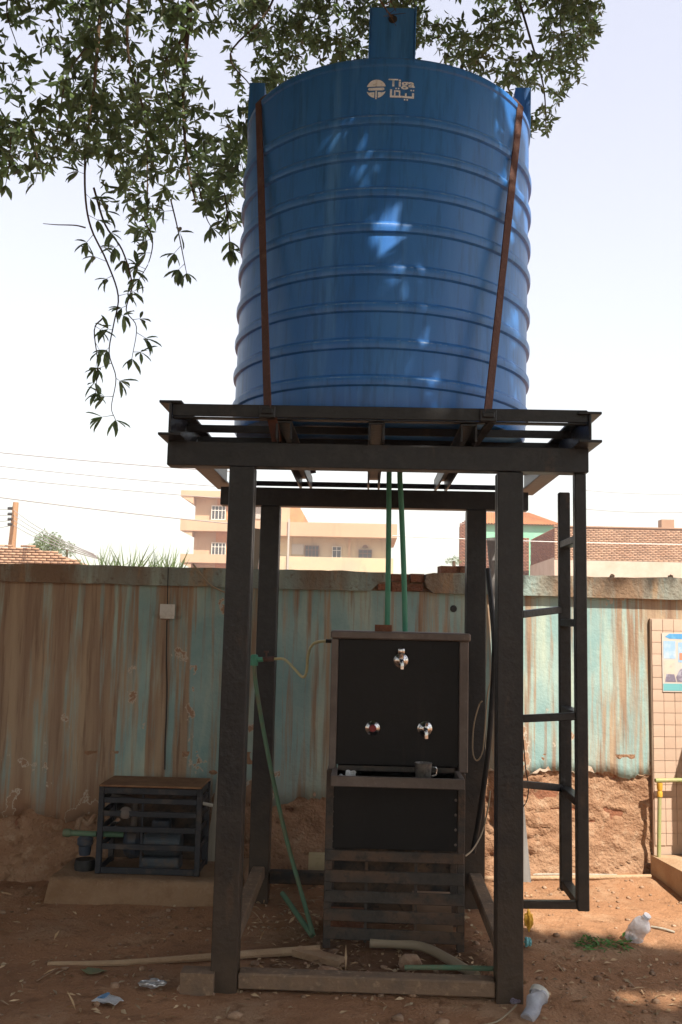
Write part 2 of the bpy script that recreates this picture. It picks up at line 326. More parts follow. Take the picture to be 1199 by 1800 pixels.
def vnoise(x, y, seed=0):
    def h(i, j):
        q = (i*374761393 + j*668265263 + seed*982451653) & 0x7fffffff
        q = ((q ^ (q >> 13))*1274126177) & 0x7fffffff
        return ((q ^ (q >> 16)) & 0xffff)/65535.
    xi, yi = np.floor(x).astype(np.int64), np.floor(y).astype(np.int64); fx, fy = x-xi, y-yi
    fx, fy = fx*fx*(3-2*fx), fy*fy*(3-2*fy)
    return (h(xi, yi)*(1-fx)+h(xi+1, yi)*fx)*(1-fy) + (h(xi, yi+1)*(1-fx)+h(xi+1, yi+1)*fx)*fy
def fbm(x, y, seed=0, o=4):
    s = 0; a = .5
    for i in range(o): s = s + a*(vnoise(x*2**i, y*2**i, seed+i)-.5); a *= .5
    return s
def grid_faces(nx, ny):
    i, j = np.meshgrid(np.arange(nx-1), np.arange(ny-1), indexing='ij'); a = (i*ny+j).ravel()
    return np.stack([a, a+ny, a+ny+1, a+1], 1)

# ------------------------------------------------------------------ ground
def ground_z(x, y):
    z = .035*fbm(x*1.3, y*1.3, 3) + .022*fbm(x*6, y*6, 9) + .008*fbm(x*30, y*30, 17, 2)
    z += .03*np.exp(-((y-5.75-.15*x)/.22)**2)*(.6+fbm(x*3, y*3, 5))*(np.abs(x) < 6)      # earth heaped at the wall foot
    far = np.clip((np.hypot(x, y-4.5)-5)/10, 0, 1)
    return z*(1-far) - .005
def axis(lo, hi, f0, f1, step):
    far0 = f0 - np.geomspace(.3, f0-lo, 22)[::-1]; far1 = f1 + np.geomspace(.3, hi-f1, 22)
    return np.concatenate([far0, np.arange(f0, f1+1e-6, step), far1])
gx, gy = axis(-600, 600, -2.6, 2.8, .02), axis(-300, 900, 3.4, 6.4, .02)
X, Y = np.meshgrid(gx, gy, indexing='ij')
gr = pyd('ground', np.stack([X.ravel(), Y.ravel(), ground_z(X, Y).ravel()], 1), grid_faces(len(gx), len(gy)), 'soil', None, True)
gr['kind'] = 'structure'
def gz(x, y): return float(ground_z(np.array([x]), np.array([y]))[0])

# ------------------------------------------------------------------ boundary wall (local x along it, local y into it)
WA = math.atan(.15); WO = Vector((0, 5.92, 0))
bw = thing('boundary_wall', 'long plastered boundary wall with streaked aqua paint, brown mud stains and crumbling foot', 'wall', WO, WA)
Wm = Matrix.Translation(WO) @ Matrix.Rotation(WA, 4, 'Z'); Wi = Wm.inverted()
def wl(x, y, z): return Wm @ Vector((x, y, z))
def onwall(px, py, off=0.):
    d = CF + CR*((px-599.5)/F) + CU*((900-py)/F); o = Vector((0, 0, EYE)); nrm = (Wm.to_3x3() @ Vector((0, -1, 0)))
    p0 = WO + nrm*off; return Wi @ (o + d*((p0-o).dot(nrm)/d.dot(nrm)))
WL0, WL1 = -16., 14.
bm = B(); box(bm, WL0, WL1, .03, .22, -.1, 1.86); obj('wall_core', bm, 'brick', bw)
def foot_h(x):
    return np.interp(x, [-16, -2.3, -1.75, -1.2, -.4, .05, .45, .72, 1.0, 1.55, 2, 14], [.33, .34, .34, .38, .42, .46, .52, .63, .60, .62, .58, .5]) + .13*fbm(x*2.6, x*0+2.5, 31) + .06*np.abs(fbm(x*9, x*0+1.5, 33, 5))*2 + .045*np.floor(4*vnoise(x*8, x*0, 34))/4 + .05*fbm(x*40, x*0+4.5, 35, 3)
# painted plaster skin with a ragged lower edge
xs = np.concatenate([np.linspace(WL0, -3, 60), np.arange(-2.98, 3, .018), np.linspace(3.02, WL1, 60)])
fh = foot_h(xs); ny = 16
V = []
tz = np.linspace(0, 1, ny)
Zg = fh[:, None] + (1.758-fh[:, None])*tz[None, :]
Xg = np.repeat(xs[:, None], ny, 1)
Yg = -.004 + .010*fbm(Xg*2.5, Zg*2.5, 41) + .004*fbm(Xg*14, Zg*5, 43, 3)
fr = np.stack([Xg, Yg, Zg], -1)
edge = fr[:, :1].copy(); edge[..., 1] = .03; edge[..., 2] -= .002
allv = np.concatenate([edge, fr], 1)
pyd('painted_plaster', allv.reshape(-1, 3), grid_faces(len(xs), ny+1)[:, ::-1], 'wall', bw)
# pale broken rim of the plaster
rv = np.stack([np.stack([xs, np.full_like(xs, -.0065), fh+.002], 1), np.stack([xs, np.full_like(xs, -.0065), fh+.002+np.clip(-.004+.16*fbm(xs*17, xs*0, 47, 5), .0003, .04)*(.15+.85*(vnoise(xs*3, xs*0, 48) > .45))*np.interp(xs, [-2, -1, -.4, 0], [.02, .1, .8, 1])], 1)], 1)
rv[:, :, 1] += .010*fbm(rv[..., 0]*2.5, rv[..., 2]*2.5, 41) + .004*fbm(rv[..., 0]*14, rv[..., 2]*5, 43, 3)
MT['chip'] = mat('pale_broken_plaster', (.52, .42, .33), .95, 0, [(12, O3, (.36, .22, .13), .45, .6)])
pyd('plaster_edge', rv.reshape(-1, 3), grid_faces(len(xs), 2)[:, ::-1], 'chip', bw)
# crumbling mud foot
xs2 = np.concatenate([np.linspace(WL0, -3, 60), np.arange(-2.98, 3, .016), np.linspace(3.02, WL1, 60)]); zs2 = np.linspace(-.05, .75, 52)
X2, Z2 = np.meshgrid(xs2, zs2, indexing='ij')
Y2 = .010 - .04*np.clip(1-Z2/.5, 0, 1)**2 + .05*fbm(X2*3, Z2*4, 51) + .035*fbm(X2*12, Z2*16, 53, 4)
cr = np.abs(fbm(X2*2.2, Z2*5.5, 57)); Y2 += .03*np.clip(1-cr/.018, 0, 1)
pyd('mud_foot', np.stack([X2, Y2, Z2], -1).reshape(-1, 3), grid_faces(len(xs2), len(zs2))[:, ::-1], 'mud', bw)
# coping: two lengths with a broken place between
def ctop(x): return 1.876 + .008*x + .018*float(fbm(np.array([x*3.]), np.array([.5]), 61)[0]) + .01*float(fbm(np.array([x*14.]), np.array([3.5]), 62)[0])
def cbot(x): return 1.752 + .009*float(fbm(np.array([x*5.]), np.array([7.5]), 63)[0])
def coping(xa, xb, ea, eb):
    xx = [x for x in np.concatenate([np.linspace(WL0, -3, 20), np.arange(-2.95, 3, .045), np.linspace(3, WL1, 20)]) if xa < x < xb]
    top = [(x, ctop(x)) for x in xx]; bot = [(x, cbot(x)) for x in xx]
    poly = bot + eb + top[::-1] + ea
    bm = B(); prism(bm, poly, -.052, .24); return obj('coping', bm, 'coping', bw, .006)
coping(WL0, .03, [], [(.06, 1.79), (.075, 1.805), (.12, 1.815), (.135, 1.842), (.15, 1.875)])
coping(.40, WL1, [(.385, 1.872), (.372, 1.82), (.385, 1.785), (.41, 1.765)], [])
bm = B(); box(bm, -.02, .44, .012, .24, 1.755, 1.868); obj('broken_core', bm, 'mortar', bw, .01)
for (x0, x1, z0, z1, dy) in ((.075, .15, 1.765, 1.80, 0), (.165, .245, 1.755, 1.815, .004), (.262, .365, 1.762, 1.806, -.012), (.16, .27, 1.824, 1.868, .0), (.285, .372, 1.82, 1.872, -.008)):
    bm = B(); box(bm, x0, x1, -.018+dy, .1, z0, z1); obj('brick', bm, 'brick', bw, .007)
# flat dark disc painting the shade inside a hole in the plaster
bm = B(); hp = onwall(797, 1070)
lathe(bm, [(.0, .0015), (.015, .0015), (.021, .0005), (.023, -.004)], 9, (hp.x, -.012, hp.z), (0, -1, 0)); obj('hole', bm, 'rubber', bw)

# things on and at the wall
def wall_thing(name, bm, m, label, cat, bevel=0, smooth=False):
    o = obj(name, bm, m, None, bevel, smooth); o.location = WO; o.rotation_euler = (0, 0, WA); return tag(o, label, cat)
jb = thing('junction_box', 'small square white junction box fixed high on the brown streaked wall', 'box', WO, WA)
p = onwall(295, 1076); bm = B(); box(bm, p.x-.042, p.x+.042, -.045, -.012, p.z-.04, p.z+.045); obj('box_body', bm, 'white', jb, .005)
bm = B(); box(bm, p.x-.045, p.x+.045, -.052, -.046, p.z-.022, p.z+.048); obj('lid', bm, 'white', jb, .003)
a = [onwall(x, y) for x, y in ((297, 997), (296, 1030), (295, 1063))]; b2 = [onwall(x, y) for x, y in ((294, 1090), (293, 1150), (294, 1220), (291, 1300), (290, 1352))]
bm = B(); tube(bm, [(q.x, -.064, q.z) for q in curve_pts(a[:2], 5)] + [(a[2].x, -.022, a[2].z)], .0032, 6); tube(bm, [(q.x, -.019 - .004*math.sin(i*1.3), q.z) for i, q in enumerate(curve_pts(b2, 5))], .0045, 6)
wall_thing('wall_cable', bm, 'rubber', 'dark cable running down the wall through the white junction box to the pump cage', 'cable', 0, True)
bm = B(); tube(bm, curve_pts([(onwall(x, y).x, -.062-dy, onwall(x, y).z) for x, y, dy in ((340, 992, -.02), (352, 1008, 0), (372, 1030, 0), (405, 1046, -.02))], 5), .006, 6)
wall_thing('rope', bm, 'cable', 'thin pale cord hanging over the coping left of the front left tower leg', 'cord', 0, True)
for (px, lab) in ((789, 'left one of two broken dark bricks on top of the wall'), (816, 'broken dark brick on the wall top, partly behind the back right leg')):
    p = onwall(px, 1000, -.1); bm = B(); box(bm, p.x-.065, p.x+.062, .04, .15, ctop(p.x)-.002, ctop(p.x)+.05)
    tag(wall_thing('brick', bm, 'brick', lab, 'brick', .008), lab, 'brick', 'loose bricks on the wall top')
for i, (x, y) in enumerate(((1077, 1010), (1180, 1012))):
    p = onwall(x, y, -.05); bm = B(); bmesh.ops.create_icosphere(bm, subdivisions=2, radius=.016)
    for v in bm.verts: v.co = Vector((p.x, .06, ctop(p.x)+.012)) + v.co*random.uniform(.8, 1.25)
    wall_thing('stone', bm, 'stone', ('small dark stone on the wall top just right of the ladder', 'small dark stone on the wall top above the tiled panel')[i], 'stone', 0, True)

# ------------------------------------------------------------------ tiled washing place at the right
ws = thing('washing_place', 'beige tiled washing place with concrete plinth at the right edge, with an added unseen side wall', 'wash stand', WO, WA)
TX0, TX1, TZ0, TZ1 = 1.885, 2.80, .13, 1.625
bm = B(); box(bm, TX0, TX1, -.030, -.008, TZ0, TZ1); obj('panel', bm, 'grout', ws, .002)
tw = .0755; nx_, nz_ = int((TX1-TX0)/tw), int((TZ1-TZ0)/tw)
bm = B(); box(bm, -tw/2+.0016, tw/2-.0016, -.004, .001, -tw/2+.0016, tw/2-.0016); tile0 = obj('tile', bm, 'tile', ws, .001)
k = 0
for i in range(nx_):
    for j in range(nz_):
        t = tile0 if k == 0 else tile0.copy()
        if k: C.objects.link(t)
        t.location = (TX0+tw*(i+.5)+.004, -.0325+random.uniform(-.0005, .0005), TZ1-tw*(j+.5)-.003); t.rotation_euler = (random.uniform(-.008, .008), 0, random.uniform(-.008, .008)); k += 1
bm = B(); prism(bm, [(0, 0), (0, .0)][:0] or [(TX0-.035, -.05), (2.8, -.05), (2.8, .12), (TX0-.035, .135)], -1.05, -.05)
for v in bm.verts:
    if v.co.y < -.5: v.co.x -= .02; v.co.z += (-.0 if v.co.z < 0 else .02)
obj('plinth', bm, 'plinth', ws, .012, seg=2)
bm = B(); prism(bm, [(2.24, .125), (2.30, .125), (2.30, 1.30), (2.24, 1.30)], -.58, -.037)
obj('unseen_side_wall', bm, 'plinth', ws, .008)  # unseen wall added so that its shadow falls across the tiles
# tap pipe
tp = thing('tap_pipe', 'green and yellow water pipe with valve standing against the beige tiles', 'pipe', WO, WA)
q0, q1 = onwall(1160, 1372, .11), onwall(1158, 1496, .11)
bm = B(); tube(bm, [(q1.x, -.11, .125), (q0.x-.004, -.11, q0.z-.10)], .0125, 10); MT['olive'] = mat('olive_faded_pipe', (.30, .33, .13), .6, 0, [(14, O3, (.40, .32, .18), .45, .7)])
obj('riser', bm, 'olive', tp, 0, True)
bm = B(); lathe(bm, [(0, 0), (.017, 0), (.017, .03), (.014, .035), (.018, .05), (.018, .085), (0, .085)], 10, (q0.x-.002, -.11, q0.z-.10)); obj('valve', bm, 'yellow', tp, 0, True)
bm = B(); tube(bm, [(q0.x-.03, -.11, q0.z), (q0.x+.08, -.11, q0.z+.002), (q0.x+.6, -.11, q0.z+.01)], .0135, 10); obj('cross_pipe', bm, 'olive', tp, 0, True)
# poster on the tiles
po = thing('poster', 'blue printed poster with small pictures stuck on the beige tiles', 'poster', WO, WA)
pa, pb = onwall(1163, 1112, .04), onwall(1163, 1216, .04)
PX0, PZ1, PZ0 = pa.x, pa.z, pb.z; PX1 = PX0+.42
bm = B(); box(bm, PX0, PX1, -.0425, -.0403, PZ0, PZ1); obj('sheet', bm, 'poster_paper', po)
def flat(poly, m, name, y=-.0435):
    bm = B(); bm.faces.new([bm.verts.new((PX0+u*(PX1-PX0), y, PZ0+v*(PZ1-PZ0))) for u, v in poly]); return obj(name, bm, m, po)
MT['p_blue'] = mat('print_blue', (.09, .30, .56), .5, 0, [(20, O3, (.16, .42, .62), .45, .6)]); MT['p_sky'] = mat('print_sky', (.30, .46, .62), .5, 0, [(12, O3, (.52, .58, .62), .45, .65)])
MT['p_dark'] = mat('print_dark', (.20, .17, .22), .5, 0, [(30, O3, (.36, .34, .40), .45, .6)]); MT['p_teal'] = mat('print_teal', (.16, .42, .44), .5); MT['p_beige'] = mat('print_beige', (.60, .50, .40), .5, 0, [(25, O3, (.48, .40, .36), .5, .65)]); MT['p_red'] = mat('print_red', (.55, .22, .14), .5)
flat([(.05, .93), (.12, .985), (.99, .985), (.99, .88), (.12, .9)], 'p_blue', 'banner')
flat([(.02, .56), (.02, .86), (.22, .86), (.22, .56)], 'p_sky', 'picture')
flat([(.025, .22), (.025, .53), (.20, .53), (.20, .22)], 'p_beige', 'picture')
flat([(.26, .50), (.26, .84), (.60, .84), (.60, .50)], 'p_sky', 'picture')
flat([(.24, .17), (.22, .25), (.27, .36), (.36, .44), (.60, .46), (.60, .17)], 'p_dark', 'picture', -.0442)
flat([(.28, .54), (.28, .66), (.42, .66), (.42, .54)], 'p_red', 'picture', -.0442)
flat([(.04, .17), (.06, .30), (.19, .30), (.22, .17)], 'p_dark', 'picture', -.0442)
flat([(.63, .20), (.63, .84), (.97, .84), (.97, .20)], 'p_beige', 'picture')
flat([(.01, .02), (.01, .14), (.99, .14), (.99, .02)], 'p_teal', 'banner')

# ------------------------------------------------------------------ steel tower stand
LX0, LX1, LY0, LY1 = -.565, .632, 4.13, 5.39
st = thing('tower_stand', 'tall black steel stand of four legs, beams and ladder carrying the blue water tank', 'stand', ((LX0+LX1)/2, (LY0+LY1)/2, 0))
SO = -st.location
def tp_(bm): bmesh.ops.translate(bm, verts=bm.verts, vec=SO); return bm
def spart(name, bm, m='steel', bevel=.004): return obj(name, tp_(bm), m, st, bevel)
def hsec(bm, x, y, z0, z1, w_, d_):
    """leg: two channels welded to a box, seam grooves down the sides"""
    box(bm, x-w_/2, x+w_/2, y-d_/2, y-.004, z0, z1); box(bm, x-w_/2, x+w_/2, y+.004, y+d_/2, z0, z1); box(bm, x-w_/2+.006, x+w_/2-.006, y-.004, y+.004, z0, z1)
for x, y, zt in ((LX0, LY0, 2.236), (LX1, LY0, 2.232), (LX0, LY1, 2.218), (LX1, LY1, 2.218)):
    bm = B(); hsec(bm, x, y, -.05, zt, .112, .10); spart('leg', bm)
    bm = B(); box(bm, x-.085, x+.085, y-.07, y+.07, zt-.0, zt+.0015) if False else None
for y, z0, z1, a, b_ in ((LY0, 2.2365, 2.345, -.905, .977), (LY1, 2.219, 2.325, -.86, .93)):
    bm = B(); box(bm, a, b_, y-.045, y-.033, z0, z1); box(bm, a, b_, y-.033, y+.045, z0, z0+.012); box(bm, a, b_, y-.033, y+.045, z1-.012, z1)
    for i in range(2):   # stiffener plates over the legs
        xx = (LX0, LX1)[i]; box(bm, xx-.006, xx+.006, y-.033, y+.044, z0+.012, z1-.012)
    spart('beam', bm, bevel=.002)
for x, zt in ((-.872, 2.502), (.955, 2.482)):
    bm = B(); z0 = 2.3465
    box(bm, x-.05, x+.05, 3.955, 5.62, z0, z0+.012); box(bm, x-.05, x+.05, 3.955, 5.62, zt-.012, zt); box(bm, x-.005, x+.005, 3.955, 5.62, z0+.012, zt-.012)
    spart('edge_beam', bm, bevel=.002)
for x in (-.375, .033, .437):
    bm = B(); box(bm, x-.036, x+.036, 4.0, 5.60, 2.418, 2.428); box(bm, x-.036, x-.026, 4.0, 5.60, 2.3465, 2.418); box(bm, x+.026, x+.036, 4.0, 5.60, 2.3465, 2.418)
    spart('joist', bm, bevel=.002)
bm = B(); box(bm, -.865, .948, 3.975, 3.983, 2.437, 2.492); box(bm, -.865, .948, 3.983, 4.02, 2.4295, 2.437); spart('crossbar', bm, bevel=.002)
for y in (4.29, 4.58, 4.87, 5.16):
    bm = B(); box(bm, -.865, .948, y, y+.006, 2.4295, 2.466); box(bm, -.865, .948, y+.006, y+.04, 2.460, 2.466); spart('crossbar', bm, bevel=.001)
bm = B(); box(bm, -.78, .86, 5.575, 5.583, 2.368, 2.398); spart('crossbar', bm, bevel=.001)
# ground rails
a0, a1 = LX0+.058, LX1-.058
bm = B(); box(bm, a0, a1, LY0-.04, LY0+.04, .012, .076); spart('ground_rail', bm, 'rail', .006)
bm = B(); box(bm, a0, a1, LY1-.04, LY1+.03, .10, .165); spart('ground_rail', bm, 'steel_low', .006)
for x in (LX0, LX1):
    bm = B(); bar(bm, (x, LY0+.055, .155), (x, LY1-.055, .165), .07, .065); spart('ground_rail', bm, 'rail', .006)
# straps from the tank shoulder down to the front bar
TC = Vector((.05, 4.76, 0)); TR = .752; TILT = Matrix.Translation((.05, 4.76, 2.47)) @ Matrix.Rotation(.012, 4, 'Y') @ Matrix.Translation((-.05, -4.76, -2.47))
def strap(ang, xb):
    r = TR+.012
    top = TILT @ Vector((TC.x+r*math.sin(ang), TC.y-r*math.cos(ang), 4.13))
    inn = TILT @ Vector((TC.x+.5*math.sin(ang), TC.y-.5*math.cos(ang), 4.24))
    sh = TILT @ Vector((TC.x+(r-.04)*math.sin(ang), TC.y-(r-.04)*math.cos(ang), 4.185))
    bot = Vector((xb, 3.967, 2.49))
    P = [inn, sh, top] + [top.lerp(bot, t) for t in (.2, .4, .6, .8)] + [bot, bot+Vector((0, .0, -.04))]
    side = Vector((math.cos(ang*.7), math.sin(ang*.7), 0)); bm = B(); rings = []
    nrm = Vector((math.sin(ang), -math.cos(ang), .1)).normalized()
    for i, p in enumerate(P):
        wv = .0215 + .0015*math.sin(i*2.1)
        rings.append([bm.verts.new(p + side*s*wv + nrm*t*.003) for s, t in ((-1, -1), (1, -1), (1, 1), (-1, 1))])
    for q, s in zip(rings, rings[1:]):
        for k in range(4): bm.faces.new((q[k], q[(k+1) % 4], s[(k+1) % 4], s[k]))
    bm.faces.new(rings[0][::-1]); bm.faces.new(rings[-1]); return spart('strap', bm, 'rust', .0008), bot
for ang, xb in ((-1.04, -.447), (1.02, .516)):
    o, bot = strap(ang, xb)
    bm = B(); box(bm, xb-.036, xb+.036, 3.952, 3.972, 2.43, 2.485); box(bm, xb-.026, xb+.026, 3.94, 3.952, 2.445, 2.47); spart('clamp', bm, 'steel', .004)
    bm = B(); bar(bm, (xb+.02, 3.985, 2.44), (xb+.035*(1 if xb < 0 else -1.3), 4.08, 2.352), .045, .012); spart('tie_plate', bm, 'rust' if xb < 0 else 'steel', .002)
for ang in (2.1, -2.1):   # the straps round the back of the tank
    r = TR+.012; pt = [Vector((TC.x+r*math.sin(ang), TC.y-r*math.cos(ang), 4.13)), Vector((TC.x+.45*math.sin(ang), 5.58, 2.45))]
    bm = B(); bar(bm, pt[0], pt[1], .043, .006, (0, 1, 0)); spart('strap', bm, 'rust', .001)
# ladder on the right
LX = .945
bm = B(); box(bm, LX-.025, LX+.025, 4.105, 4.155, .365, 2.235); spart('ladder_stile', bm)
bm = B(); box(bm, LX-.027, LX+.027, 4.44, 4.475, .355, 2.198); spart('ladder_stile', bm)
for z in (1.945, 1.575, 1.172, .805, .385):
    bm = B(); box(bm, LX-.024, LX+.024, 4.156, 4.439, z-.018, z+.016); spart('ladder_rung', bm, bevel=.003)
for p0, p1 in ((at(915, 1080, 4.16), at(985, 1072, 4.45)), (at(915, 1263, 4.12), at(1014, 1259, 4.13)), (at(915, 1378, 4.19), at(990, 1385, 4.45)), (at(915, 1589, 4.13), at(1014, 1590, 4.13))):
    bm = B(); p0.x = LX1+.057; p1.x = LX-.0255; bar(bm, p0, p1, .03, .032); spart('ladder_brace', bm, bevel=.003)

# ------------------------------------------------------------------ blue tank
tk = thing('water_tank', 'big round blue plastic water tank with ribs and white printed logo on the stand', 'water tank', (TC.x, TC.y, 2.47))
tk.rotation_euler = (0, .012, 0)
ribs = [3.821, 3.650, 3.474, 3.307, 3.107, 2.936, 2.766, 2.598]
def rel(z): return z-2.47
prof = [(0, 0), (.60, 0), (TR-.05, .001), (TR-.016, .012), (TR-.003, .035)]
for z in ribs[::-1]:
    z = rel(z); prof += [(TR, z-.012), (TR, z-.006), (TR+.013, z+.000), (TR+.016, z+.012), (TR+.0155, z+.030), (TR+.0135, z+.036), (TR+.004, z+.046), (TR, z+.05)]
prof += [(TR, rel(4.00)), (TR-.001, rel(4.105)), (TR+.006, rel(4.112)), (TR+.006, rel(4.135)), (TR-.006, rel(4.152)), (TR-.03, rel(4.166)), (TR-.12, rel(4.20)), (.45, rel(4.28)), (.25, rel(4.31)), (0, rel(4.31))]
bm = B(); lathe(bm, prof, 128); tbo = obj('tank_body', bm, 'tank', tk, 0, True)
tbo.data.materials.append(mat('rib_edge_highlight', (.10, .25, .52), .5, 0, [(4, (1, 1, .3), (.03, .15, .44), .42, .62), (40, (1, 1, .2), (.26, .38, .56), .5, .75)]))  # painted highlight line along the top edge of every rib
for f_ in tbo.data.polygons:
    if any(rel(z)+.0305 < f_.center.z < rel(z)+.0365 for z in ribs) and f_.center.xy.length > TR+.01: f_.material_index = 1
bm = B(); lathe(bm, [(0, rel(4.315)), (.22, rel(4.315)), (.235, rel(4.33)), (.235, rel(4.37)), (.2, rel(4.39)), (0, rel(4.395))], 40); obj('lid', bm, 'tank', tk, 0, True)
for a in range(4):
    bm = B(); hw, h0, h1 = .103, rel(4.12), rel(4.405)
    # upright lug with a flat outer face, raised side rims and an eye
    box(bm, -hw, hw, -.002, .07, h0, h1)
    box(bm, -hw-.006, -hw-.0005, -.012, .072, h0, h1+.004); box(bm, hw+.0005, hw+.006, -.012, .072, h0, h1+.004)
    bmesh.ops.translate(bm, verts=bm.verts, vec=(0, -TR+.012, 0))
    lg = obj('lug', bm, 'tank', tk, .008); lg.rotation_euler = (0, 0, a*PI/2)
    bm = B(); lathe(bm, [(0, .003), (.018, .003), (.021, 0)], 14, (-.0, -TR+.0075, rel(4.345)), (0, -1, 0)); e = obj('eye', bm, 'rubber', lg)
# printed emblem, wrapped onto the tank side
def wrap(o, z, cx):
    for v in o.data.vertices:
        x, yy, d_ = v.co.x+cx, v.co.y, v.co.z; a = x/TR; r = TR+.0012+d_
        v.co = (r*math.sin(a), -r*math.cos(a), rel(z)+yy)
def poly_mesh(polys, name, z, cx):
    bm = B()
    for pl in polys:
        f = bm.faces.new([bm.verts.new((x, y, 0)) for x, y in pl])
    bmesh.ops.triangulate(bm, faces=bm.faces); bmesh.ops.subdivide_edges(bm, edges=bm.edges, cuts=1)
    o = obj(name, bm, 'print', tk); wrap(o, z, cx); return o
U = .00265   # metres per photo pixel on the tank front
def arc(cx, cy, r, a0, a1, n=14): return [(cx+r*math.cos(a0+(a1-a0)*i/n), cy+r*math.sin(a0+(a1-a0)*i/n)) for i in range(n+1)]
def sc(pl): return [(x*U, y*U) for x, y in pl]
ZL = at(680, 150, 4.0).z - .012; XL = at(650, 150, 4.0).x - TC.x + .012
emb = [sc(arc(0, 0, 17, math.radians(14), math.radians(166))), sc([(-13, 2), (13, 2), (14.5, -1), (12, -3), (-12, -3), (-14.5, -1)]),
       sc([(-1.3, -3.6), (1.3, -3.6), (1.3, -19), (-1.3, -19)]),
       sc([(-3, -6), (-3, -16.5)] + arc(0, 0, 17, math.radians(255), math.radians(196), 8) + [(-12, -6.5)]),
       sc([(3, -6), (12, -6.5)] + arc(0, 0, 17, math.radians(344), math.radians(285), 8) + [(3, -16.5)])]
poly_mesh(emb, 'emblem', ZL, XL)
def text(body, size, z, cx, name):
    cu = bpy.data.curves.new(name, 'FONT'); cu.body = body; cu.size = size; cu.offset = size*.022; cu.resolution_u = 4
    o = bpy.data.objects.new(name, cu); C.objects.link(o); dg = bpy.context.evaluated_depsgraph_get(); dg.update()
    me = bpy.data.meshes.new_from_object(o.evaluated_get(dg)); bpy.data.objects.remove(o)
    xs_ = [v.co.x for v in me.vertices]; x0, x1 = min(xs_), max(xs_)
    for v in me.vertices: v.co.x = (v.co.x-x0)*(46*U/(x1-x0)); v.co.z = 0
    me.materials.clear(); o = link(name, me, 'print', tk); wrap(o, z, cx); return o
text('Tiga', .052, ZL+.012, XL+21*U, 'lettering')
# Arabic word under it, right to left: two teeth, loop, upright stroke
def stroke(x0, x1, y0, y1): return [(x0, y0), (x1, y0), (x1, y1), (x0, y1)]
ar = [stroke(24, 66, -16, -12.4), stroke(62.4, 66, -12.4, -6), stroke(50, 53, -12.4, -7), stroke(24, 27.6, -12.4, -1),
      stroke(31, 42, -5.5, -2.6), stroke(31, 33.6, -12.4, -5.5), stroke(39.4, 42, -12.4, -5.5),
      stroke(33, 35.6, -.6, 2), stroke(37.4, 40, -.6, 2), stroke(59.5, 62, -2.6, .0), stroke(63.6, 66, -2.6, .0), stroke(48.5, 51, -20.5, -18), stroke(53, 55.5, -20.5, -18)]
poly_mesh([sc(p_) for p_ in ar], 'lettering', ZL, XL)

# ------------------------------------------------------------------ pipes from the tank
def tpipe(name, pts, r, m, label, cat='pipe', n=10, sm=5):
    bm = B(); tube(bm, curve_pts(pts, sm) if len(pts) > 2 else pts, r, n); return tag(obj(name, bm, m, None, 0, True), label, cat)
pA = [at(684, 842, 5.02), at(683, 960, 5.04), at(681, 1090, 5.08)]; pA = [Vector((pA[0].x, 5.02, 2.44))] + pA + [Vector((pA[-1].x, 5.10, .9))]
tpipe('water_pipe', pA, .0150, 'green_pipe', 'straight green pipe coming down from the tank behind the brick on the cooler')
pB = [at(703, 842, 5.02), at(706, 900, 5.02), at(712, 1095, 5.06)]; pB = [Vector((pB[0].x, 5.02, 2.44))] + pB + [Vector((pB[-1].x+.005, 5.08, .9))]
tpipe('water_pipe', pB, .0150, 'green_pipe', 'slightly slanting green pipe from the tank, right of the straight one')
sp_ = thing('supply_pipe', 'green supply pipe slanting from the back left leg down to the cooler foot', 'pipe', gnd(550, 1655))
off = -sp_.location
base = gnd(551, 1652); pts = [at(447, 1160, 5.05), at(450, 1205, 5.04), at(470, 1320, 5.0), at(500, 1460, 4.93), at(530, 1570, 4.86), Vector((base.x, base.y, .02))]
bm = B(); tube(bm, curve_pts(pts, 5), .0115, 10); bmesh.ops.translate(bm, verts=bm.verts, vec=off); obj('pipe', bm, 'green_dusty', sp_, 0, True)
bm = B(); q = at(447, 1160, 5.05); lathe(bm, [(0, -.03), (.021, -.03), (.021, .02), (.016, .028), (0, .03)], 12, q); tube(bm, [q, at(463, 1159, 5.05)], .014, 10); bmesh.ops.translate(bm, verts=bm.verts, vec=off); obj('elbow', bm, 'green_pipe', sp_, 0, True)
bm = B(); v0, v1 = at(462, 1159, 5.05), at(482, 1158, 5.05); tube(bm, [v0, v1], .014, 10); tube(bm, [v0.lerp(v1, .3), v0.lerp(v1, .3)+Vector((0, 0, .035))], .005, 8); box(bm, v0.x+.004, v0.x+.03, v0.y-.004, v0.y+.004, v0.z+.036, v0.z+.046)
bmesh.ops.translate(bm, verts=bm.verts, vec=off); obj('valve', bm, 'rust', sp_, 0, True)
tpipe('drain_pipe', [at(496, 1570, 5.0), gnd(549, 1645, .02)], .0135, 'green_dusty', 'short green pipe leaning low beside the long slanting supply pipe')
tpipe('water_tube', [at(482, 1158, 5.05), at(500, 1159, 5.02), at(516, 1174, 4.96), at(532, 1190, 4.92), at(539, 1180, 4.9), at(542, 1150, 4.88), at(552, 1131, 4.86), at(576, 1126, 4.84)], .0075, 'tube', 'clear yellowish tube looping from the valve to the cooler side', 'tube', 8, 7)

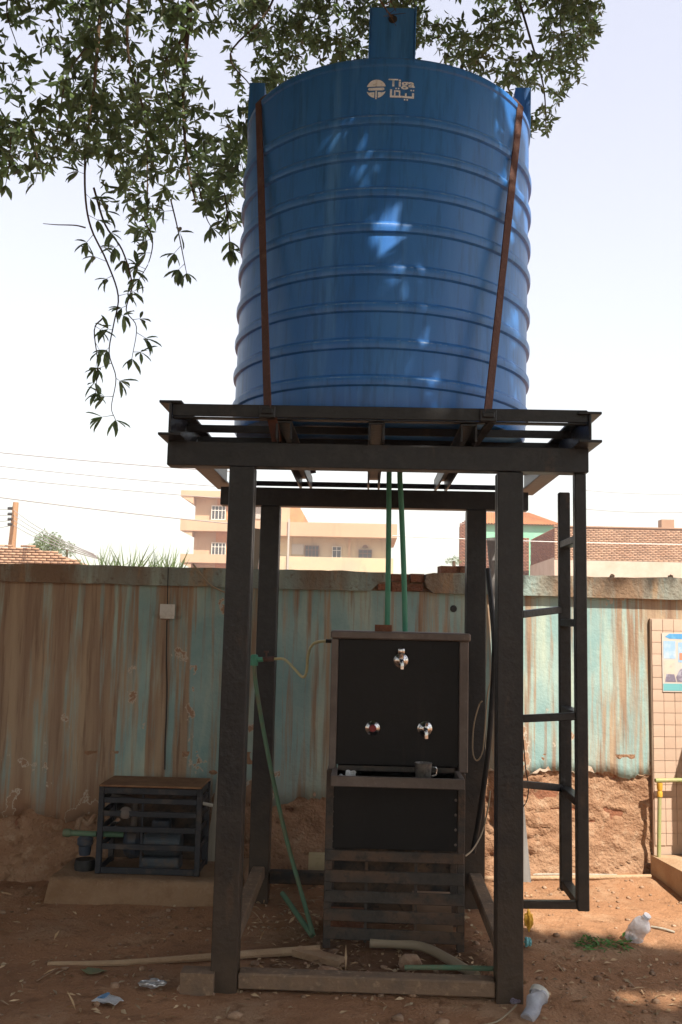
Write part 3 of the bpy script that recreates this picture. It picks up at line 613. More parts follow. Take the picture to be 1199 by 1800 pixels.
# ------------------------------------------------------------------ water cooler
CY = 4.66; cx0, cx1 = -.166, .498
wc = thing('water_cooler', 'black fronted water cooler with three taps, basin and slatted steel base under the tank', 'water cooler', ((cx0+cx1)/2, CY+.2, 0))
wc_off = -wc.location
def cpart(name, bm, m, bevel=.004, smooth=False, par=None):
    bmesh.ops.translate(bm, verts=bm.verts, vec=wc_off); return obj(name, bm, m, par or wc, bevel, smooth)
CYB = CY+.42
bm = B(); box(bm, cx0-.004, cx1+.026, CY-.02, CYB+.01, 1.472, 1.511); cpart('top_cap', bm, 'trim', .007)
bm = B(); box(bm, cx0+.036, cx1-.028, CY+.012, CY+.024, .86, 1.470); cpart('front_panel', bm, 'panel', .002)
bm = B(); box(bm, cx0, cx0+.035, CY, CYB, .835, 1.471); cpart('side_panel', bm, 'trim', .004)
bm = B(); box(bm, cx1-.027, cx1+.018, CY, CYB, .835, 1.471); cpart('side_panel', bm, 'trim', .004)
bm = B(); box(bm, cx0+.036, cx1-.028, CYB-.02, CYB, .46, 1.470); cpart('back_panel', bm, 'panel', .002)
bm = B(); box(bm, cx0+.012, cx1-.032, CY+.004, CY+.016, .463, .835); cpart('lower_panel', bm, 'panel', .002)
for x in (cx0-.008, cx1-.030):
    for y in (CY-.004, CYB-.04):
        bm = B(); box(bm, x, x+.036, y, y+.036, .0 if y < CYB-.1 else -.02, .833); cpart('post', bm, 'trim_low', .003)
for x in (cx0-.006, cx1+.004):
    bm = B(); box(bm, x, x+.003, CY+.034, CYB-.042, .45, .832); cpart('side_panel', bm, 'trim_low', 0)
# basin
bx0, bx1, by0, by1, bz = cx0+.020, cx1-.022, CY-.23, CY+.010, .836
bm = B(); box(bm, bx0+.026, bx1-.026, by0+.018, by1, bz-.035, bz-.03); cpart('basin_floor', bm, 'panel', .001)
bm = B(); box(bm, bx0, bx1, by0, by0+.017, bz-.042, bz+.006); cpart('basin_front', bm, 'trim', .003)
for xa, xb_ in ((bx0, bx0+.025), (bx1-.025, bx1)):
    bm = B(); box(bm, xa, xb_, by0+.0175, by1, bz-.042, bz+.008); cpart('basin_side', bm, 'trim', .003)
bm = B(); box(bm, bx0+.026, bx1-.026, by1-.006, by1, bz-.029, bz+.02); cpart('basin_back', bm, 'trim_low', .001)
for i in range(5):
    z = (.835-.07*i-.06)
    for x in (cx0+.018, cx1-.046):
        bm = B(); lathe(bm, [(0, .004), (.006, .003), (.007, 0)], 8, (x+.006, CY+.003, z), (0, -1, 0)); cpart('screw', bm, 'trim', 0, True)
# slats of the stand
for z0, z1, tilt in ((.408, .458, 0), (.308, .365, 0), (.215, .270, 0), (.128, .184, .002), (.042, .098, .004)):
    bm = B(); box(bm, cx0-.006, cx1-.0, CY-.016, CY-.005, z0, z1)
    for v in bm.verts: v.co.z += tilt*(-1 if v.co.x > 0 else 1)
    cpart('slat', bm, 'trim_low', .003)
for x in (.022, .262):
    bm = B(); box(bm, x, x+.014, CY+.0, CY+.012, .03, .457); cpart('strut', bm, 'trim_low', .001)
bm = B(); box(bm, cx0, cx1, CYB-.03, CYB-.02, .0, .44); cpart('base_back', bm, 'steel_low', .002)
# taps
def tap(px, py, kind):
    p = at(px, py, CY+.0); bm = B(); c = (p.x, CY+.011, p.z)
    lathe(bm, [(0, .022), (.012, .022), (.020, .015), (.028, .009), (.036, .005), (.037, 0)], 28, c, (0, -1, 0)); t = cpart('tap', bm, 'chrome', 0, True)
    if kind == 'knob':
        bm = B(); lathe(bm, [(0, .034), (.016, .034), (.019, .018)], 16, c, (0, -1, 0)); cpart('button', bm, 'red', 0, True, None).parent = wc
        return
    bm = B(); tube(bm, curve_pts([(p.x, CY-.006, p.z), (p.x+.001, CY-.045, p.z+.002), (p.x+.003, CY-.062, p.z-.012), (p.x+.003, CY-.064, p.z-.040)], 4), .0105, 10)
    s_ = cpart('spout', bm, 'chrome', 0, True)
    bm = B()
    if kind == 'up':
        lathe(bm, [(0, .0), (.012, .0), (.012, .026), (.021, .03), (.021, .052), (.010, .058), (0, .058)], 14, (p.x, CY-.03, p.z+.006))
    else:
        bar(bm, (p.x, CY-.03, p.z+.006), (p.x+.010, CY-.036, p.z+.034), .012, .012, (0, 1, 0))
    cpart('handle', bm, 'chrome', .001, True)
tap(705, 1161, 'up'); tap(655, 1280, 'knob'); tap(747, 1281, 'down')
bm = B(); q = at(583, 1127, 4.80); tube(bm, [q+Vector((-.03, 0, 0)), q+Vector((.012, 0, 0))], .010, 10); cpart('inlet', bm, 'rubber', 0, True)
# mug, paper, brick
mg = thing('mug', 'small dented metal mug standing in the cooler basin below the right tap', 'mug', (at(744, 1362, CY-.11).x, CY-.11, bz-.03))
bm = B(); lathe(bm, [(0, .001), (.032, .0), (.035, .004), (.041, .086), (.043, .088), (.041, .090), (.038, .086), (.032, .006), (0, .005)], 28); MT['tin'] = mat('dull_tin', (.22, .20, .18), .45, .6, [(40, O3, (.10, .09, .08), .45, .65)])
obj('cup', bm, 'tin', mg, 0, True)
bm = B(); tube(bm, curve_pts([(.037, 0, .07), (.062, .004, .066), (.062, .004, .035), (.036, 0, .026)], 5), .0045, 8); obj('handle', bm, 'chrome', mg, 0, True)
def crumple(name, c, s, m, label, cat, seed, flat_=1., rz=0):
    r_ = random.Random(seed); bm = B(); bmesh.ops.create_icosphere(bm, subdivisions=3, radius=1)
    R_ = Matrix.Rotation(rz, 3, 'Z')
    for v in bm.verts:
        k = .72 + .5*abs(math.sin(v.co.x*3.1+seed)*math.cos(v.co.y*4.3-seed)) + r_.uniform(-.10, .10); v.co = R_ @ Vector((v.co.x*s[0]*k, v.co.y*s[1]*k, v.co.z*s[2]*k))
    zmin = min(v.co.z for v in bm.verts)
    for v in bm.verts: v.co += Vector((c[0], c[1], c[2]-zmin))
    return tag(obj(name, bm, m), label, cat)
q = at(616, 1356, CY-.10); crumple('paper', (q.x, CY-.10, bz-.029), (.030, .016, .020), 'paper', 'crumpled white paper left in the cooler basin', 'paper', 3)
q = at(600, 1362, CY-.12); crumple('wrapper', (q.x, CY-.125, bz-.029), (.022, .012, .012), 'foil', 'small shiny wrapper beside the white paper in the cooler basin', 'litter', 5)
q = at(674, 1097, CY+.05); bm = B(); box(bm, q.x-.042, q.x+.042, CY+.02, CY+.14, 1.5115, 1.545); tag(obj('brick', bm, 'brick', None, .006), 'chipped red brick resting on top of the water cooler', 'brick')
# cables beside the cooler
tpipe('power_cable', [at(848, 1232, 4.95), at(842, 1240, 4.95), at(833, 1275, 4.94), at(831, 1320, 4.93), at(838, 1337, 4.93), at(848, 1322, 4.94), at(852, 1285, 4.95), at(858, 1215, 4.97), at(866, 1190, 4.98)], .0042, 'cable', 'thin pale cable hanging in a long loop right of the cooler', 'cable', 6, 6)
tpipe('flex_cable', [at(818, 1505, 4.80), at(832, 1492, 4.9), at(848, 1462, 5.0), at(858, 1420, 5.02), at(862, 1390, 5.03)], .0045, 'cable', 'thin dark tan flex curving from the cooler base up to the right', 'cable', 6, 6)
tpipe('loose_wire', [at(920, 1300, 4.75), at(924, 1350, 4.75), at(929, 1383, 4.75), at(925, 1410, 4.75), at(912, 1425, 4.75)], .003, 'rubber', 'thin black wire curling beside the front right leg above the braces', 'wire', 6, 5)
# black hose bowed behind the right legs
bm = B(); tube(bm, curve_pts([at(858, 1000, 4.98), at(865, 1065, 4.9), at(870, 1140, 4.85), at(866, 1230, 4.85), at(858, 1330, 4.88), at(846, 1420, 4.92), at(832, 1500, 4.97)], 6), .014, 10)
for v in bm.verts: v.co.y += .02
tag(obj('hose', bm, 'rubber', None, 0, True), 'black hose bowed outward between the two right tower legs', 'hose')
# leaning boards
def board(p0, p1, w_, t_, m, label):
    bm = B(); bar(bm, p0, p1, w_, t_, (0, -1, .0)); return tag(obj('board', bm, m, None, .003), label, 'board')
g1 = gnd(924, 1552); board(Vector((g1.x-.005, g1.y, .0)), at(866, 945, g1.y-.02), .075, .03, 'board', 'grey weathered board leaning behind the front right tower leg')
g2 = gnd(364, 1552); board(Vector((g2.x, g2.y, .0)), at(455, 930, g2.y+.12), .06, .03, 'pale_board', 'pale dusty board leaning behind the front left tower leg')

# ------------------------------------------------------------------ pump, cage, slab
sx0, sx1, sy0, sy1, sh = -1.70, -.66, 5.235, 5.80, .125
bm = B()
n1, n2 = 40, 22; xs_ = np.linspace(sx0, sx1, n1); ys_ = np.linspace(sy0, sy1, n2)
prof2 = [(0, -.03), (0, .05), (.004, .09), (.012, .112), (.03, .124), (.06, sh)]
rows = []
for d_, z in prof2:
    rows.append([Vector((x + (.03*fbm(np.array([x*5]), np.array([z*9+1]), 71)[0]), sy0+d_ + .03*fbm(np.array([x*4]), np.array([z*7]), 73)[0], z + .012*fbm(np.array([x*6]), np.array([z*3]), 75)[0])) for x in xs_])
for y in np.linspace(sy0+.12, sy1, 10):
    rows.append([Vector((x, y, sh + .012*fbm(np.array([x*5]), np.array([y*5]), 77)[0])) for x in xs_])
for i, r_ in enumerate(rows):      # slope the ends to the ground
    f = (0, .35, .6, .8, .95, 1)[min(i, 5)]
    r_.insert(0, Vector((sx0-.03, r_[0].y, min(r_[0].z, -.03)))); r_.append(Vector((sx1+.02, r_[-1].y, -.03)))
VV = [[bm.verts.new(p) for p in r_] for r_ in rows]
for a, b_ in zip(VV, VV[1:]):
    for k in range(len(a)-1): bm.faces.new((a[k], a[k+1], b_[k+1], b_[k]))
tag(obj('concrete_slab', bm, 'concrete', None, 0, True), 'low dusty concrete slab under the pump cage at the wall', 'slab')
px0, px1, py0, py1, pz0, pz1 = -1.468, -.912, 5.345, 5.635, .128, .602
pc = thing('pump_cage', 'dark steel barred cage with rusty sheet lid around the pump', 'cage', ((px0+px1)/2, (py0+py1)/2, sh))
po_ = -pc.location
def ppart(name, bm, m='cage', bevel=.002, smooth=False): bmesh.ops.translate(bm, verts=bm.verts, vec=po_); return obj(name, bm, m, pc, bevel, smooth)
bm = B(); box(bm, px0-.012, px1+.012, py0-.014, py1+.01, pz1+.001, pz1+.012); ppart('lid', bm, 'rust_plate', .003)
for x in (px0, px1):
    for y in (py0, py1-.03): bm = B(); box(bm, x-.015, x+.015, y, y+.03, pz0, pz1); ppart('post', bm)
bars = [.580, .527, .455, .370, .275, .146]
for i, z in enumerate(bars):
    h = .017 if i in (0, 5) else .015
    bm = B(); box(bm, px0+.0155, px1-.0155, py0+.004, py0+.016, z-h, z+h); ppart('bar', bm)
    bm = B(); box(bm, px1-.006, px1+.006, py0+.031, py1-.031, z-h, z+h); ppart('bar', bm)
    bm = B(); box(bm, px0-.006, px0+.006, py0+.031, py1-.031, z-h, z+h); ppart('bar', bm)
bm = B(); box(bm, px0+.016, px1-.016, py1-.004, py1-.001, pz0+.02, pz1-.02); ppart('added_shade_sheet', bm, 'steel_low')  # dark sheet added where the inside of the cage is only in shade
bm = B(); box(bm, -1.24, -1.228, py0+.017, py0+.027, pz0, pz1-.03); ppart('upright', bm)
bm = B(); tube(bm, [at(352, 1411, 5.5), at(374, 1416, 5.5)], .010, 8); ppart('bolt', bm, 'white', 0, True)
pm = thing('water_pump', 'grey and blue electric water pump inside the steel cage', 'pump', (-1.17, 5.49, sh+.005)); po2 = -pm.location
def mpart(name, bm, m, bevel=0, smooth=True): bmesh.ops.translate(bm, verts=bm.verts, vec=po2); return obj(name, bm, m, pm, bevel, smooth)
bm = B(); lathe(bm, [(0, 0), (.05, 0), (.068, .015), (.072, .05), (.072, .20), (.06, .22), (0, .23)], 24, (-1.02-.23, 5.49, .27), (1, 0, 0)); mpart('motor', bm, 'pump')
for k in range(10):
    a = PI*k/9; bm = B(); bar(bm, (-1.22, 5.49-.073*math.cos(a), .27+.073*math.sin(a)), (-1.07, 5.49-.073*math.cos(a), .27+.073*math.sin(a)), .004, .012, (0, -math.cos(a), math.sin(a))); mpart('fin', bm, 'pump', 0, False)
bm = B(); lathe(bm, [(0, 0), (.06, 0), (.085, .02), (.09, .06), (.07, .09), (.03, .1), (0, .1)], 24, (-1.26, 5.49, .27), (-1, 0, 0)); mpart('housing', bm, 'pump_blue')
bm = B(); box(bm, -1.25, -1.03, 5.43, 5.55, .131, .20); mpart('foot', bm, 'pump', .006, False)
bm = B(); box(bm, -1.2, -1.1, 5.45, 5.53, .343, .40); mpart('terminal_box', bm, 'pump_blue', .006, False)
bm = B(); tube(bm, [(-1.31, 5.49, .30), (-1.31, 5.49, .50), ], .018, 10); tube(bm, [(-1.31, 5.49, .50), (-1.44, 5.46, .535)], .018, 10); mpart('outlet_pipe', bm, 'trim')
bm = B(); lathe(bm, [(0, 0), (.028, 0), (.034, .02), (.034, .045), (.02, .055), (0, .055)], 14, (-1.33, 5.40, .45), (0, -1, .2)); mpart('cap', bm, 'trim')
bm = B(); bar(bm, (-1.42, 5.40, .37), (-1.37, 5.39, .42), .02, .006, (0, 1, 0)); mpart('lever', bm, 'chrome', 0, False)
ip = thing('intake_pipe', 'green intake pipe with dark valve sticking out left of the pump cage', 'pipe', (-1.6, 5.42, sh)); po3 = -ip.location
def ipart(name, bm, m, smooth=True, bevel=0): bmesh.ops.translate(bm, verts=bm.verts, vec=po3); return obj(name, bm, m, ip, bevel, smooth)
i0, i1 = at(118, 1464, 5.40), at(170, 1466, 5.40)
bm = B(); tube(bm, [i0, i1], .016, 12); tube(bm, [i1, Vector((-1.36, 5.45, i1.z-.01))], .016, 12); ipart('pipe', bm, 'green_dusty')
bm = B(); lathe(bm, [(0, -.02), (.021, -.02), (.023, 0), (.021, .022), (0, .022)], 14, i0, (1, 0, 0)); ipart('end_cap', bm, 'green_dusty')
bm = B(); lathe(bm, [(0, -.07), (.03, -.07), (.035, -.05), (.035, -.02), (.045, -.01), (.045, .02), (.03, .035), (0, .035)], 14, at(150, 1480, 5.40)); ipart('valve', bm, 'pump_blue')
bm = B(); tube(bm, curve_pts([at(135, 1460, 5.42), at(142, 1440, 5.47), at(155, 1448, 5.47), at(168, 1432, 5.5)], 5), .016, 8); ipart('hose', bm, 'stone')
bm = B(); lathe(bm, [(0, 0), (.055, 0), (.06, .03), (.055, .06), (0, .06)], 14, (at(150, 1490, 5.42).x, 5.43, sh-.002)); ipart('foot', bm, 'rubber')

# ------------------------------------------------------------------ things lying on the ground
def ground_pipe(name, pts, r, m, label, cat='pipe', n=8, r1=None):
    P = curve_pts(pts, 5); bm = B(); tube(bm, P, r, n, r1); return tag(obj(name, bm, m, None, 0, True), label, cat)
def G(px, py, z=.0): p = gnd(px, py, z); p.z = gz(p.x, p.y)+z; return p
ground_pipe('wooden_pole', [G(84, 1692, .008), G(200, 1688, .012), G(330, 1680, .016), G(470, 1675, .02), G(562, 1671, .022)], .010, 'plinth', 'long dusty wooden pole lying on the ground across the left tower leg', 'pole', 8, .022)
bm = B(); p0, p1 = G(520, 1672, .02), G(600, 1690, .012); bar(bm, p0, p1, .07, .03); tag(obj('plank', bm, 'plinth', None, .006), 'short broken plank on the ground left of the cooler base', 'plank')
wp = [G(650, 1659, .03), G(700, 1660, .03), G(745, 1666, .03), G(790, 1688, .028), G(838, 1718, .024)]
ground_pipe('drain_hose', wp, .022, 'cable', 'thick grey brown hose bending out from under the cooler base', 'hose', 12)
ground_pipe('garden_hose', [Vector((.20, 4.225, .075)), Vector((.35, 4.22, .082)), Vector((.50, 4.215, .086)), Vector((.60, 4.21, .088))], .011, 'green_dusty', 'thin green hose lying along the front ground rail by the right leg', 'hose')
for pts, lab in (((onwall(470, 1538), onwall(700, 1536), onwall(1000, 1534), onwall(1128, 1529)), 'long pale pipe lying along the foot of the wall'),):
    P = [Wm @ Vector((p.x, -.13, 0)) for p in pts]; P = [Vector((p.x, p.y, gz(p.x, p.y)+.010)) for p in P]
    ground_pipe('wall_pipe', P, .013, 'plinth', lab, 'pipe', 10)
ground_pipe('stick', [G(915, 1538, .01), G(985, 1540, .012), G(1085, 1543, .01)], .008, 'pale_board', 'thin pale stick on the ground in front of the pale pipe at the wall', 'stick')
ground_pipe('green_ground_pipe', [at(476, 1541, 5.55), at(520, 1540, 5.55), at(572, 1542, 5.5)], .014, 'green_dusty', 'dusty green pipe lying behind the back rail left of the cooler', 'pipe')
ground_pipe('twig', [G(1145, 1626, .006), G(1165, 1629, .010), G(1186, 1634, .006)], .006, 'pale_board', 'short pale twig at the far right beyond the plastic bottle', 'twig')
ground_pipe('twig', [G(65, 1722, .004), G(80, 1712, .008), G(102, 1700, .005)], .003, 'stone', 'thin twig on the bare soil at the far left', 'twig')
ground_pipe('cord', [G(835, 1799, .004), G(872, 1792, .006), G(898, 1775, .008), G(908, 1765, .01)], .0035, 'cable', 'thin pale cord trailing from the crumpled cup by the right leg', 'cord')
bm = B(); q = gnd(341, 1743); box(bm, q.x-.055, q.x+.085, q.y-.035, q.y+.05, -.02, .085); tag(obj('timber_block', bm, 'rail', None, .012), 'stubby dusty timber block beside the front left tower leg', 'block')
q = at(556, 1518, 5.62); bm = B(); box(bm, q.x-.045, q.x+.055, 5.60, 5.66, q.z-.075, q.z+.055); tag(obj('wood_block', bm, 'cream', None, .004), 'cream square block standing behind the rail left of the cooler', 'block')
def rock(px, py, s, label, m='stone', seed=1, name='stone'):
    r_ = random.Random(seed); q = gnd(px, py); bm = B(); bmesh.ops.create_icosphere(bm, subdivisions=2, radius=1)
    for v in bm.verts: k = r_.uniform(.82, 1.12); v.co = Vector((q.x+v.co.x*s[0]*k, q.y+v.co.y*s[1]*k, gz(q.x, q.y)+s[2]*.55+v.co.z*s[2]*k))
    return tag(obj(name, bm, m, None, 0, False), label, 'stone')
rock(720, 1702, (.055, .04, .045), 'tan broken stone under the bend of the thick hose', seed=4)
rock(575, 1712, (.05, .03, .02), 'flat tan stone in front of the broken plank', seed=5)
rock(532, 1530, (.018, .015, .014), 'small round pale stone behind the rail beside the cream block', seed=6)
rock(318, 1742, (.02, .016, .016), 'small yellowish stone touching the timber block', seed=7)
rock(170, 1768, (.012, .012, .012), 'small brown stone beside the blue and white wrapper', seed=8)
for (px, y, z0, z1, lab) in ((765, 4.83, .0, .075, 'lower tan brick under the cooler base'), (762, 4.84, .078, .20, 'upper tan brick under the cooler base'), (610, 4.84, .0, .11, 'dark brick under the left side of the cooler base')):
    x = at(px, 1600, y).x; bm = B(); box(bm, x-.10, x+.09, y, y+.1, z0, z1); tag(obj('brick', bm, 'mortar' if px > 700 else 'brick', None, .008), lab, 'brick')
# bottles, wrappers, weeds
pb_ = thing('plastic_bottle', 'squashed clear plastic bottle standing tilted beside the green weeds', 'bottle', G(1110, 1648), .3)
pb_.rotation_euler = (.55, .25, .3)
bm = B(); lathe(bm, [(0, .0), (.026, .001), (.031, .006), (.033, .03), (.0315, .045), (.034, .06), (.032, .08), (.033, .095), (.030, .112), (.022, .132), (.014, .142), (.012, .158), (0, .158)], 22)
for v in bm.verts: v.co.x += .003*math.sin(v.co.z*70); v.co.y *= 1+.10*math.sin(v.co.z*55+1)
for v in bm.verts: v.co.x *= 1.42; v.co.y *= 1.42
obj('bottle_body', bm, 'plastic', pb_, 0, True)
bm = B(); lathe(bm, [(0, .157), (.019, .158), (.019, .172), (0, .172)], 14); obj('cap', bm, 'plastic', pb_, 0, True)
gc = thing('plastic_cup', 'crushed clear plastic cup lying by the foot of the front right leg', 'cup', G(938, 1765, .035), 0)
gc.rotation_euler = (.35, 1.0, 1.37)
bm = B(); lathe(bm, [(0, -.07), (.024, -.07), (.028, -.065), (.030, -.02), (.034, .02), (.033, .045), (.037, .05), (.038, .075), (.036, .077), (.031, .05), (.03, .03)], 22)
for v in bm.verts: v.co.x *= 1+.22*math.sin(v.co.z*60+v.co.y*40); v.co.y += .005*math.sin(v.co.z*90)
obj('cup_body', bm, 'plastic', gc, 0, True)
bm = B(); lathe(bm, [(.0385, .0505), (.0395, .0515), (.0395, .074), (.0385, .075)], 22); obj('rim', bm, 'white', gc, 0, True)
q = G(905, 1762); crumple('wrapper', (q.x, q.y, q.z), (.03, .02, .012), 'p_dark', 'crumpled dark wrapper between the right leg and the crushed cup', 'litter', 9, 1, .5)
q = G(928, 1638); crumple('wrapper', (q.x+.004, q.y, q.z), (.022, .02, .05), 'yellow', 'crumpled yellow orange wrapper standing behind the front right leg', 'litter', 11)
q = G(926, 1667); crumple('wrapper', (q.x+.004, q.y, q.z), (.02, .02, .022), 'p_teal', 'small teal wrapper just in front of the yellow one', 'litter', 12)
q = G(268, 1738); crumple('foil_scrap', (q.x, q.y, q.z), (.055, .022, .018), 'foil', 'crumpled silver foil scrap on the soil left of the timber block', 'litter', 14, 1, .2)
sw = thing('wrapper', 'blue and white empty sachet lying flat on the soil at the lower left', 'litter', G(190, 1762, .004), -.25)
def sheet(poly, h, seed):
    bm = B(); vs = [bm.verts.new((x, y, h+.012*math.sin(x*50+seed)*math.cos(y*40))) for x, y in poly]; bm.faces.new(vs); bmesh.ops.triangulate(bm, faces=bm.faces); bmesh.ops.subdivide_edges(bm, edges=bm.edges, cuts=3)
    for v in bm.verts: v.co.z += .004*math.sin(v.co.x*130+v.co.y*90+seed)
    r_ = bmesh.ops.extrude_face_region(bm, geom=bm.faces[:])
    bmesh.ops.translate(bm, verts=[v for v in r_['geom'] if isinstance(v, bmesh.types.BMVert)], vec=(0, 0, .003)); return bm
obj('foil_body', sheet([(-.058, -.03), (.05, -.035), (.058, .022), (-.03, .045)], .012, 1), 'paper', sw, 0, True)
obj('print', sheet([(-.056, -.012), (.0, -.01), (-.01, .03), (-.035, .036)], .0165, 1), 'blue_print', sw, 0, True)
dl = G(166, 1708); bm = B(); vs = [(-.055, -.02), (.0, -.038), (.055, .002), (.02, .03), (-.03, .036)]
MT['old_leaf'] = mat('dull_old_leaf', (.17, .19, .10), .8, 0, [(20, O3, (.22, .17, .09), .45, .65)])
bm = sheet(vs, .012, 4); o = obj('dry_leaf', bm, 'old_leaf', None, 0, True); o.location = dl; tag(o, 'single large dull green leaf on the soil below the wooden pole', 'leaf')

# leaf clusters: every leaf is a folded blade of four triangles
def blades(base, dirs, ups, L_, W_):
    """numpy leaf blades; base (n,3), dirs (n,3) along the leaf, ups (n,3), L_,W_ (n,)"""
    n = len(base); side = np.cross(dirs, ups); side /= np.linalg.norm(side, axis=1)[:, None]+1e-9; up = np.cross(side, dirs)
    L_ = L_[:, None]; W_ = W_[:, None]
    v = np.stack([base, base+dirs*L_*.45+side*W_*.5+up*W_*.18, base+dirs*L_*.5, base+dirs*L_*.45-side*W_*.5+up*W_*.18, base+dirs*L_-up*L_*.10], 1)
    i = (np.arange(n)*5)[:, None]
    f = np.concatenate([i+np.array([[0, 1, 2]]), i+np.array([[0, 2, 3]]), i+np.array([[1, 4, 2]]), i+np.array([[2, 4, 3]])], 0)
    return v.reshape(-1, 3), f
def blades6(base, dirs, ups, L_, W_):
    n = len(base); side = np.cross(dirs, ups); side /= np.linalg.norm(side, axis=1)[:, None]+1e-9; up = np.cross(side, dirs); L_ = L_[:, None]; W_ = W_[:, None]
    def e(t, w_, q): return base+dirs*L_*t+side*W_*w_+up*(W_*abs(w_)*.30-L_*q)
    v = np.stack([base, e(.28, .40, .01), e(.62, .46, .045), e(1, 0, .14), e(.62, -.46, .045), e(.28, -.40, .01), e(.5, 0, .03)], 1); i = (np.arange(n)*7)[:, None]
    f = np.concatenate([i+np.array([q]) for q in ((0, 1, 6), (1, 2, 6), (2, 3, 6), (3, 4, 6), (4, 5, 6), (5, 0, 6))], 0); return v.reshape(-1, 3), f
def rdir(n): d = rng.normal(size=(n, 3)); return d/np.linalg.norm(d, axis=1)[:, None]
def whorls(P, A, L0, k=7, spread=(.45, 1.35), fancy=False, droop=.3):
    """k leaves radiating round the axis A at each point P"""
    n = len(P); P = np.repeat(P, k, 0); A = np.repeat(A, k, 0); ph = np.tile(np.arange(k)*2*PI/k, n)+np.repeat(rng.uniform(0, 6, n), k)+rng.normal(0, .25, n*k)
    t = np.where(np.abs(A[:, 2:]) < .9, np.array([[0, 0, 1.]]), np.array([[1., 0, 0]])); s = np.cross(A, t); s /= np.linalg.norm(s, axis=1)[:, None]; u = np.cross(A, s)
    th = rng.uniform(*spread, n*k)[:, None]
    d = A*np.cos(th) + (s*np.cos(ph)[:, None]+u*np.sin(ph)[:, None])*np.sin(th); d[:, 2] -= droop; d /= np.linalg.norm(d, axis=1)[:, None]
    L_ = (np.repeat(L0, k) if np.ndim(L0) else L0)*rng.uniform(.7, 1.2, n*k)
    return (blades6 if fancy else blades)(P + rng.normal(0, .008, (n*k, 3)), d, A+rng.normal(0, .3, (n*k, 3)), L_, L_*rng.uniform(.28, .40, n*k))

wd = np.array([G(x, y, .012) for x, y in zip(rng.uniform(1018, 1108, 95), rng.normal(1656, 6, 95))])
d = rdir(95); d[:, 2] = np.abs(d[:, 2])*.25; d /= np.linalg.norm(d, axis=1)[:, None]
v, f = blades(wd, d, np.tile([[0, 0, 1.]], (95, 1))+rng.normal(0, .3, (95, 3)), rng.uniform(.03, .06, 95), rng.uniform(.012, .02, 95))
wo = pyd('weeds', v, f, 'weed'); tag(wo, 'small heap of picked green leaves on the soil beside the plastic bottle', 'leaves')
# leaf litter and pebbles over the soil
n = 4600; lx, ly = rng.uniform(-2.2, 2.1, n), rng.uniform(3.6, 5.9, n); keep = vnoise(lx*1.6, ly*1.6, 81)*.75 + .5*((np.abs(lx-.03) < .6) & (ly > 4.15) & (ly < 5.3))+.12*(ly < 4.5) > rng.uniform(.15, 1, n)
keep &= ly < 5.78+.15*lx; lx, ly = lx[keep], ly[keep]; n = len(lx)
d = rdir(n); d[:, 2] *= .18; d /= np.linalg.norm(d, axis=1)[:, None]
v, f = blades(np.stack([lx, ly, ground_z(lx, ly)+.006], 1), d, np.tile([[0, 0, 1.]], (n, 1))+rng.normal(0, .35, (n, 3)), rng.gamma(3., .0105, n)+.012, rng.uniform(.007, .019, n))
lo = pyd('leaf_litter', v, f, 'litter'); tag(lo, 'dry fallen leaves scattered over the red brown soil', 'leaf litter'); lo['kind'] = 'stuff'
n = 1500; lx, ly = rng.uniform(-2.2, 2.2, n), rng.uniform(3.6, 6.0, n); keep = (ly < 5.80+.15*lx) & (vnoise(lx*2.1, ly*2.1, 85) > rng.uniform(.1, .9, n)); lx, ly = lx[keep], ly[keep]; n = len(lx)
ico = B(); bmesh.ops.create_icosphere(ico, subdivisions=1, radius=1); iv = np.array([v.co[:] for v in ico.verts]); ico.verts.index_update(); fi = np.array([[q.index for q in f.verts] for f in ico.faces]); ico.free()
ss = rng.gamma(2., .0028, n)[:, None, None]+.002
v = iv[None]*ss*rng.uniform(.7, 1.3, (n, 12, 1))*np.array([1.2, 1, .7]) + np.stack([lx, ly, ground_z(lx, ly)+ss[:, 0, 0]*.3], 1)[:, None]
pe = pyd('pebbles', v.reshape(-1, 3), (fi[None]+np.arange(n)[:, None, None]*12).reshape(-1, 3), 'stone'); tag(pe, 'small pebbles and clods strewn over the soil', 'pebbles'); pe['kind'] = 'stuff'

